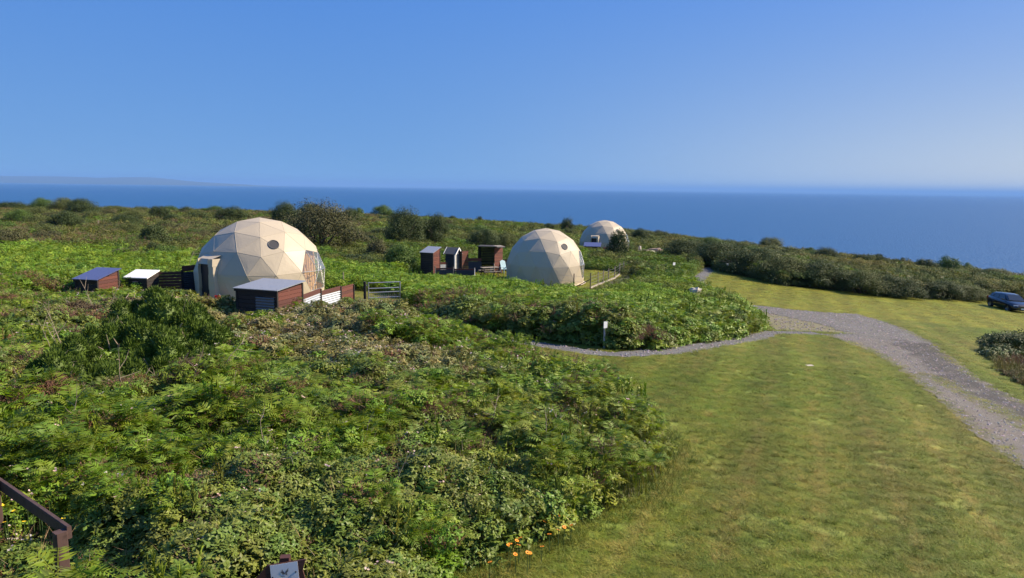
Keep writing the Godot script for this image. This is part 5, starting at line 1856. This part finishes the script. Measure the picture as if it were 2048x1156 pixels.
	for q in [[-15.7, 24.3, 1.2], [-14.0, 22.6, 1.35], [-13.9, 24.9, 1.35], [-13.0, 25.2, 1.15], [-12.1, 20.6, 0.8], [-15.0, 23.4, 1.1], [-9.6, 13.2, 0.6], [-7.1, 10.2, 0.55]]:
		var o := thing("withered_gorse_bush", "half-dead brown gorse bush with bare pale limbs showing", "bush", at(q[0], q[1], 0.05), rng.randf() * TAU, "withered gorse in the near thicket")
		var b := Basis.from_scale(Vector3(q[2], q[2] * 0.8, q[2]))
		part(gm[rng.randi() % 3], "crown", mats["gorse_brown"], o, Transform3D(b, Vector3.ZERO))
		part(trunks[rng.randi() % 2], "trunk", mats["bleached_wood"], o, Transform3D(b * Basis.from_scale(Vector3(1.1, 1.25, 1.1)), Vector3.ZERO))

# ------------------------------------------------------------------ everything
func make_materials() -> void:
	var fine := seamless(1, 0.035, 512, 5)
	var coarse := seamless(2, 0.012, 512, 4)
	var speck := seamless(3, 0.12, 512, 3)
	var soil := ramp_texture(fine, coarse, 0.4, [Color(0.5, 0.5, 0.5), Color(1, 1, 1), Color(1.0, 0.95, 0.85)])
	var grit := ramp_texture(speck, fine, 0.35, [Color(0.42, 0.42, 0.43), Color(0.8, 0.8, 0.8), Color(1, 1, 1), Color(1.0, 0.98, 0.95)])
	var wood := ramp_texture(seamless(4, 0.02, 256, 4), seamless(5, 0.06, 256, 3), 0.4, [Color(0.45, 0.42, 0.4), Color(0.85, 0.85, 0.85), Color(1, 1, 1)])
	var cloth_n := normal_texture(seamless(6, 0.02, 512, 4), 5.0)
	var g := grained("heath_ground", Color.WHITE, soil, Vector3.ONE * 0.7, 0.95, 0.0, true)
	g.vertex_color_use_as_albedo = true
	var lawn := grained("lawn_soil", Color.WHITE, soil, Vector3.ONE * 0.9, 0.95, 0.0, true)
	lawn.vertex_color_use_as_albedo = true
	var gravel := grained("gravel", Color.WHITE, grit, Vector3.ONE * 0.55, 0.95, 0.0, true)
	gravel.vertex_color_use_as_albedo = true
	gravel.normal_enabled = true
	gravel.normal_texture = normal_texture(speck, 6.0)
	var sea := mat("sea_water", lin(0.012, 0.080, 0.205), 0.32, 0.0, 0.5)
	sea.uv1_triplanar = true
	sea.uv1_world_triplanar = true
	sea.uv1_scale = Vector3.ONE * 0.011
	sea.normal_enabled = true
	sea.normal_texture = normal_texture(seamless(8, 0.03, 512, 5), 7.0)
	sea.normal_scale = 1.0
	sea.albedo_texture = ramp_texture(seamless(9, 0.008, 512, 4), seamless(10, 0.05, 512, 3), 0.35, [Color(0.82, 0.85, 0.88), Color(1, 1, 1)])
	var cl := mat("dome_cloth", lin(0.465, 0.395, 0.285), 0.52, 0.0, 0.5)
	cl.normal_enabled = true
	cl.normal_texture = cloth_n
	cl.normal_scale = 0.22
	cl.uv1_triplanar = true
	cl.uv1_scale = Vector3.ONE * 0.8
	mat("seam_cloth", lin(0.465, 0.395, 0.285), 0.5)
	var film := mat("clear_film", Color(0.86, 0.9, 0.95, 0.08), 0.05)
	film.transparency = BaseMaterial3D.TRANSPARENCY_ALPHA
	film.cull_mode = BaseMaterial3D.CULL_DISABLED
	mat("dome_tube", lin(0.35, 0.35, 0.34), 0.4, 0.8)
	mat("vent_mesh", lin(0.045, 0.045, 0.05), 0.7)
	mat("vent_rim", lin(0.10, 0.10, 0.10), 0.5)
	var cu := mat("curtain_cloth", lin(0.50, 0.30, 0.12), 0.85)
	cu.backlight_enabled = true
	cu.backlight = Color(0.4, 0.3, 0.2)
	mat("door_dark", lin(0.012, 0.016, 0.028), 0.4)
	grained("deck_wood", lin(0.16, 0.11, 0.07), wood, Vector3(0.5, 4, 4), 0.7)
	var tones := {"red_wood": [[0.135, 0.042, 0.030], [0.165, 0.052, 0.036], [0.11, 0.038, 0.030]], "dark_wood": [[0.042, 0.030, 0.024], [0.055, 0.038, 0.028], [0.035, 0.028, 0.025]], "black_wood": [[0.010, 0.010, 0.011], [0.013, 0.012, 0.012], [0.016, 0.014, 0.014]], "blue_wood": [[0.028, 0.040, 0.052], [0.032, 0.045, 0.058], [0.026, 0.036, 0.048]], "grey_wood": [[0.30, 0.31, 0.30], [0.27, 0.28, 0.28], [0.33, 0.33, 0.32]], "pale_wood": [[0.34, 0.30, 0.24], [0.29, 0.255, 0.21], [0.38, 0.34, 0.28]]}
	for k in tones:
		for i in 3:
			var t: Array = tones[k][i]
			grained("%s_%d" % [k, i], lin(t[0], t[1], t[2]), wood, Vector3(0.35, 3.0, 3.0), 0.8, 0.0, true)
	grained("post_dark", lin(0.026, 0.020, 0.018), wood, Vector3(3, 0.4, 3), 0.8)
	grained("fence_brown", lin(0.092, 0.052, 0.043), wood, Vector3(1.2, 1.2, 1.2), 0.75)
	grained("sign_brown", lin(0.085, 0.030, 0.022), wood, Vector3(0.9, 6, 6), 0.7)
	grained("stake_pale", lin(0.30, 0.255, 0.19), wood, Vector3(4, 0.5, 4), 0.85)
	grained("stake_brown", lin(0.10, 0.075, 0.055), wood, Vector3(4, 0.5, 4), 0.85)
	grained("bleached_wood", lin(0.36, 0.29, 0.21), wood, Vector3(4, 2, 4), 0.85)
	grained("bark", lin(0.10, 0.075, 0.05), wood, Vector3(4, 1, 4), 0.9)
	var stain := ramp_texture(fine, coarse, 0.5, [Color(0.72, 0.72, 0.72), Color(1, 1, 1), Color(0.9, 0.9, 0.92)])
	grained("galvanised", lin(0.40, 0.41, 0.43), stain, Vector3.ONE * 1.2, 0.45, 0.7)
	grained("galvanised_bright", lin(0.62, 0.65, 0.70), stain, Vector3.ONE * 1.2, 0.42, 0.55)
	grained("metal_dark", lin(0.045, 0.052, 0.066), stain, Vector3.ONE, 0.5, 0.2)
	grained("metal_old", lin(0.17, 0.175, 0.18), stain, Vector3.ONE * 1.5, 0.6, 0.3)
	grained("metal_white", lin(0.62, 0.62, 0.62), stain, Vector3.ONE, 0.5, 0.1)
	grained("roof_grey", lin(0.36, 0.38, 0.41), stain, Vector3.ONE * 0.8, 0.42, 0.35)
	grained("roof_blue", lin(0.13, 0.14, 0.27), stain, Vector3.ONE * 0.8, 0.28, 0.3)
	grained("roof_felt", lin(0.16, 0.15, 0.135), stain, Vector3.ONE * 2.0, 0.95)
	grained("roof_felt_dark", lin(0.035, 0.035, 0.036), stain, Vector3.ONE * 2.0, 0.95)
	mat("white_paint", lin(0.80, 0.80, 0.80), 0.5)
	mat("white_sign", lin(0.72, 0.74, 0.78), 0.35)
	mat("grey_print", lin(0.16, 0.16, 0.17), 0.6)
	mat("grey_post", lin(0.42, 0.42, 0.42), 0.6)
	mat("pale_blue_paint", lin(0.42, 0.62, 0.70), 0.5)
	mat("red_plastic", lin(0.62, 0.02, 0.02), 0.4)
	mat("black_plastic", lin(0.014, 0.014, 0.016), 0.5)
	grained("rock_pale", lin(0.52, 0.46, 0.38), stain, Vector3.ONE * 3.0, 0.9)
	grained("rock_warm", lin(0.34, 0.24, 0.17), stain, Vector3.ONE * 3.0, 0.9)
	grained("rock_dark", lin(0.17, 0.14, 0.11), stain, Vector3.ONE * 3.0, 0.9)
	var np := mat("navy_paint", lin(0.010, 0.013, 0.026), 0.28, 0.3)
	np.clearcoat_enabled = true
	np.clearcoat = 1.0
	np.clearcoat_roughness = 0.05
	mat("car_glass", lin(0.012, 0.015, 0.02), 0.04, 0.0, 0.8)
	mat("tyre", lin(0.012, 0.012, 0.012), 0.8)
	mat("alloy", lin(0.38, 0.39, 0.41), 0.3, 0.9)
	mat("lamp_glass", lin(0.60, 0.62, 0.66), 0.1, 0.3)
	mat("lamp_red", lin(0.35, 0.012, 0.012), 0.15)
	mat("stem_green", lin(0.05, 0.09, 0.02), 0.7)
	mat("orange_petal", lin(0.85, 0.29, 0.012), 0.6)
	mat("flower_eye", lin(0.35, 0.12, 0.02), 0.8)
	mat("yellow_petal", lin(0.80, 0.56, 0.012), 0.6)
	leaf_mat("bush_dark", lin(0.060, 0.088, 0.024), 0.5, 0.6)
	leaf_mat("bush_olive", lin(0.112, 0.135, 0.036), 0.5, 0.6)
	leaf_mat("bush_leaf", lin(0.092, 0.155, 0.028), 0.5, 0.6)
	leaf_mat("bush_brown", lin(0.102, 0.102, 0.043), 0.4, 0.7)
	leaf_mat("gorse_green", lin(0.100, 0.160, 0.022), 0.4, 0.6)
	leaf_mat("gorse_brown", lin(0.15, 0.115, 0.068), 0.2, 0.8)

func make_ground() -> void:
	heights.resize(GNX * GND)
	for j in GND:
		for i in GNX:
			heights[j * GNX + i] = raw_height(GX0 + i * GSTEP, GD0 + j * GSTEP)
	var v := PackedVector3Array()
	var nrm := PackedVector3Array()
	var col := PackedColorArray()
	var idx := PackedInt32Array()
	for j in GND:
		for i in GNX:
			var x := GX0 + i * GSTEP
			var d := GD0 + j * GSTEP
			v.append(Vector3(x, heights[j * GNX + i], -d))
			nrm.append(Vector3(ground(x - 1, d) - ground(x + 1, d), 2.0, ground(x, d + 1) - ground(x, d - 1)).normalized())
			var t := clampf(0.5 + noise_b.get_noise_2d(x, d), 0.0, 1.0)
			col.append(Color(0.060, 0.055, 0.024).lerp(Color(0.075, 0.085, 0.030), t))
	for j in GND - 1:
		for i in GNX - 1:
			var k := j * GNX + i
			idx.append_array([k, k + GNX, k + 1, k + 1, k + GNX, k + GNX + 1])
	var arr := []
	arr.resize(Mesh.ARRAY_MAX)
	arr[Mesh.ARRAY_VERTEX] = v
	arr[Mesh.ARRAY_NORMAL] = nrm
	arr[Mesh.ARRAY_COLOR] = col
	arr[Mesh.ARRAY_INDEX] = idx
	var m := ArrayMesh.new()
	m.add_surface_from_arrays(Mesh.PRIMITIVE_TRIANGLES, arr)
	structure(part(m, "ground", mats["heath_ground"]))
	make_mask()
	var lp := rough_edge(lawn_poly, 0.1, 0.8)
	structure(part(sheet(lp, 0.5, 0.025, lawn_tone), "lawn", mats["lawn_soil"]))
	for y in [yard_1, yard_2, yard_3]:
		structure(part(sheet(y, 1.0, 0.016, lawn_tone), "yard_grass", mats["lawn_soil"]))
	structure(part(sheet(rough_edge(track_poly, 0.35, 0.4), 0.4, 0.050, track_tone), "gravel_track", mats["gravel"]))
	structure(part(sheet(rough_edge(ribbon(path_line, 0.85), 0.16, 0.3), 0.4, 0.044, path_tone), "gravel_path", mats["gravel"]))
	structure(part(sheet(rough_edge(ribbon(path_line_2, 1.2), 0.2, 0.4), 0.5, 0.044, path_tone), "gravel_path", mats["gravel"]))
	structure(part(sheet(rough_edge(PackedVector2Array([Vector2(21.2, 34.1), Vector2(23.8, 34.7), Vector2(23.7, 35.5), Vector2(21.5, 35.0)]), 0.12, 0.3), 0.5, 0.038, path_tone), "gravel_path", mats["gravel"]))
	structure(part(sheet(rough_edge(patch_poly, 0.3, 0.5), 0.4, 0.034, patch_tone), "worn_verge", mats["lawn_soil"]))
	structure(part(sheet(PackedVector2Array([Vector2(1.0, 54.9), Vector2(3.4, 53.9), Vector2(6.0, 53.5), Vector2(6.6, 55.2), Vector2(4.0, 55.0), Vector2(1.6, 56.0)]), 0.5, 0.030, path_tone), "gravel_path", mats["gravel"]))

func make_sea() -> void:
	var p := PlaneMesh.new()
	p.size = Vector2(160000, 160000)
	structure(part(p, "sea", mats["sea_water"], null, Transform3D(Basis.IDENTITY, Vector3(0, SEA_Y, -60000))))
	# far headland across the bay: bearing (tangent), height above the sea
	var prof := [[-1.2, 260.0], [-0.95, 300.0], [-0.80, 262.0], [-0.72, 272.0], [-0.69, 262.0], [-0.66, 238.0], [-0.63, 268.0], [-0.60, 285.0], [-0.57, 272.0], [-0.545, 215.0], [-0.52, 160.0], [-0.49, 120.0], [-0.45, 80.0], [-0.40, 30.0], [-0.37, -10.0]]
	var st := new_st()
	st.set_smooth_group(0)
	var row := func(u: float, k: int) -> Vector3:
		var f := clampf(u, 0.0, prof.size() - 1.001)
		var i := int(f)
		var b := lerpf(prof[i][0], prof[i + 1][0], f - i)
		var h: float = lerpf(prof[i][1], prof[i + 1][1], f - i) * (1.0 + 0.06 * noise_a.get_noise_1d(u * 300.0))
		var dd: float = 24000.0 + [0.0, 500.0, 1600.0, 3200.0, 5200.0][k]
		return Vector3(b * 24000.0, SEA_Y + h * [-0.1, 0.45, 0.85, 1.0, -0.1][k], -dd)
	for i in 84:
		for k in 4:
			quad(st, row.call(i / 6.0, k), row.call((i + 1) / 6.0, k), row.call((i + 1) / 6.0, k + 1), row.call(i / 6.0, k + 1))
	structure(part(done(st), "hills", mat("far_land", lin(0.06, 0.075, 0.045), 0.95)))

# clear air: blue that pales towards the horizon and whitens towards the sun
func sky_image(sun_dir: Vector3) -> ImageTexture:
	var w := 512
	var h := 256
	var im := Image.create(w, h, false, Image.FORMAT_RGBF)
	var stops := [0.0, 14.0, 40.0, 90.0]
	var cols := [Color(0.215, 0.430, 0.735), Color(0.098, 0.275, 0.715), Color(0.070, 0.215, 0.63), Color(0.050, 0.165, 0.52)]
	for j in h:
		var el := 90.0 - 180.0 * (j + 0.5) / h
		var e := maxf(el, 0.0)
		var k := 0
		while k < 2 and e > stops[k + 1]:
			k += 1
		var base: Color = (cols[k] as Color).lerp(cols[k + 1], pow((e - stops[k]) / (stops[k + 1] - stops[k]), 0.62 if k == 0 else 1.0))
		for i in w:
			var a := TAU * (i + 0.5) / w
			var dir := Vector3(sin(a) * cos(deg_to_rad(el)), sin(deg_to_rad(el)), -cos(a) * cos(deg_to_rad(el)))
			var cg := maxf(dir.dot(sun_dir), 0.0)
			var g := rad_to_deg(acos(clampf(dir.dot(sun_dir), -1.0, 1.0)))
			var c := base * (1.0 + 0.22 * pow(cg, 1.5))
			c = c.lerp(Color(0.74, 0.76, 0.72), clampf(2.6 * exp(-e / 5.5) * cg * cg, 0.0, 0.9))
			c += Color(0.9, 0.85, 0.75) * exp(-g / 11.0)
			if el < 0.0:
				c = c.lerp(Color(0.08, 0.18, 0.40), clampf(-el / 12.0, 0.0, 1.0))
			im.set_pixel(i, j, Color(c.r / EXPOSURE, c.g / EXPOSURE, c.b / EXPOSURE))
	return ImageTexture.create_from_image(im)

func _ready() -> void:
	var cam := Camera3D.new()
	cam.name = "camera"
	cam.fov = 44.87
	cam.near = 0.1
	cam.far = 200000.0
	cam.position = Vector3(0, CAM_Y, 0)
	cam.basis = Basis(Vector3.RIGHT, -0.14330) * Basis(Vector3.BACK, deg_to_rad(0.783))
	add_child(cam)
	cam.current = true
	var az := deg_to_rad(78.0)
	var el := deg_to_rad(37.0)
	var towards := Vector3(sin(az) * cos(el), sin(el), -cos(az) * cos(el))
	var sky := PanoramaSkyMaterial.new()
	sky.panorama = sky_image(towards)
	var env := Environment.new()
	env.background_mode = Environment.BG_SKY
	env.sky = Sky.new()
	env.sky.sky_material = sky
	env.tonemap_mode = Environment.TONE_MAPPER_LINEAR
	env.tonemap_exposure = EXPOSURE
	env.sdfgi_enabled = true
	env.ssao_enabled = true
	env.ssil_enabled = true
	env.fog_enabled = true
	env.fog_density = 0.000045
	env.fog_light_color = Color(0.55, 0.75, 1.0)
	var we := WorldEnvironment.new()
	we.environment = env
	add_child(we)
	var sun := DirectionalLight3D.new()
	sun.name = "sun"
	sun.basis = Basis.looking_at(-towards, Vector3.UP)
	sun.light_energy = 1.5
	sun.light_color = Color(1.0, 0.93, 0.82)
	sun.light_angular_distance = 0.5
	sun.shadow_enabled = true
	add_child(sun)

	noise_a.seed = 10
	noise_a.frequency = 0.06
	noise_b.seed = 20
	noise_b.frequency = 0.25
	noise_c.seed = 30
	noise_c.frequency = 0.10
	rng.seed = 1
	make_materials()
	meshes["unit_board"] = box_mesh(Vector3.ONE)
	make_sea()
	make_ground()
	print("ground done ", Time.get_ticks_msec())
	var dome := make_dome()
	dome.position = at(-13.0, 36.0, 0.05)
	dome.set_meta("label", "largest-looking cream dome tent with door flap, behind the wooden shed")
	dome.scale = Vector3(1, 0.98, 1)
	var d2: Node3D = dome.duplicate()
	d2.name = numbered("dome_tent")
	add_child(d2)
	d2.position = at(2.7, 57.0, 0.05)
	d2.scale = Vector3(1.0, 1.07, 1.0)
	for c in d2.get_children():
		if String(c.name).begins_with("porch") or String(c.name).begins_with("door"):
			d2.remove_child(c)
			c.free()
	d2.set_meta("label", "cream dome tent fenced by thin posts, beside the picnic table yard")
	var d3: Node3D = dome.duplicate()
	d3.name = numbered("dome_tent")
	add_child(d3)
	d3.position = at(12.7, 97.0, 0.05)
	d3.scale = Vector3.ONE * 1.07
	d3.set_meta("label", "farthest cream dome tent, partly hidden by a dark evergreen tree")
	compound_one()
	compound_two()
	compound_three()
	make_car()
	print("objects done ", Time.get_ticks_msec())
	plant_bushes()
	foreground()
	print("bushes done ", Time.get_ticks_msec())
	grow_heath()
	print("heath done ", Time.get_ticks_msec())
	grow_lawn()
	print("lawn done ", Time.get_ticks_msec())
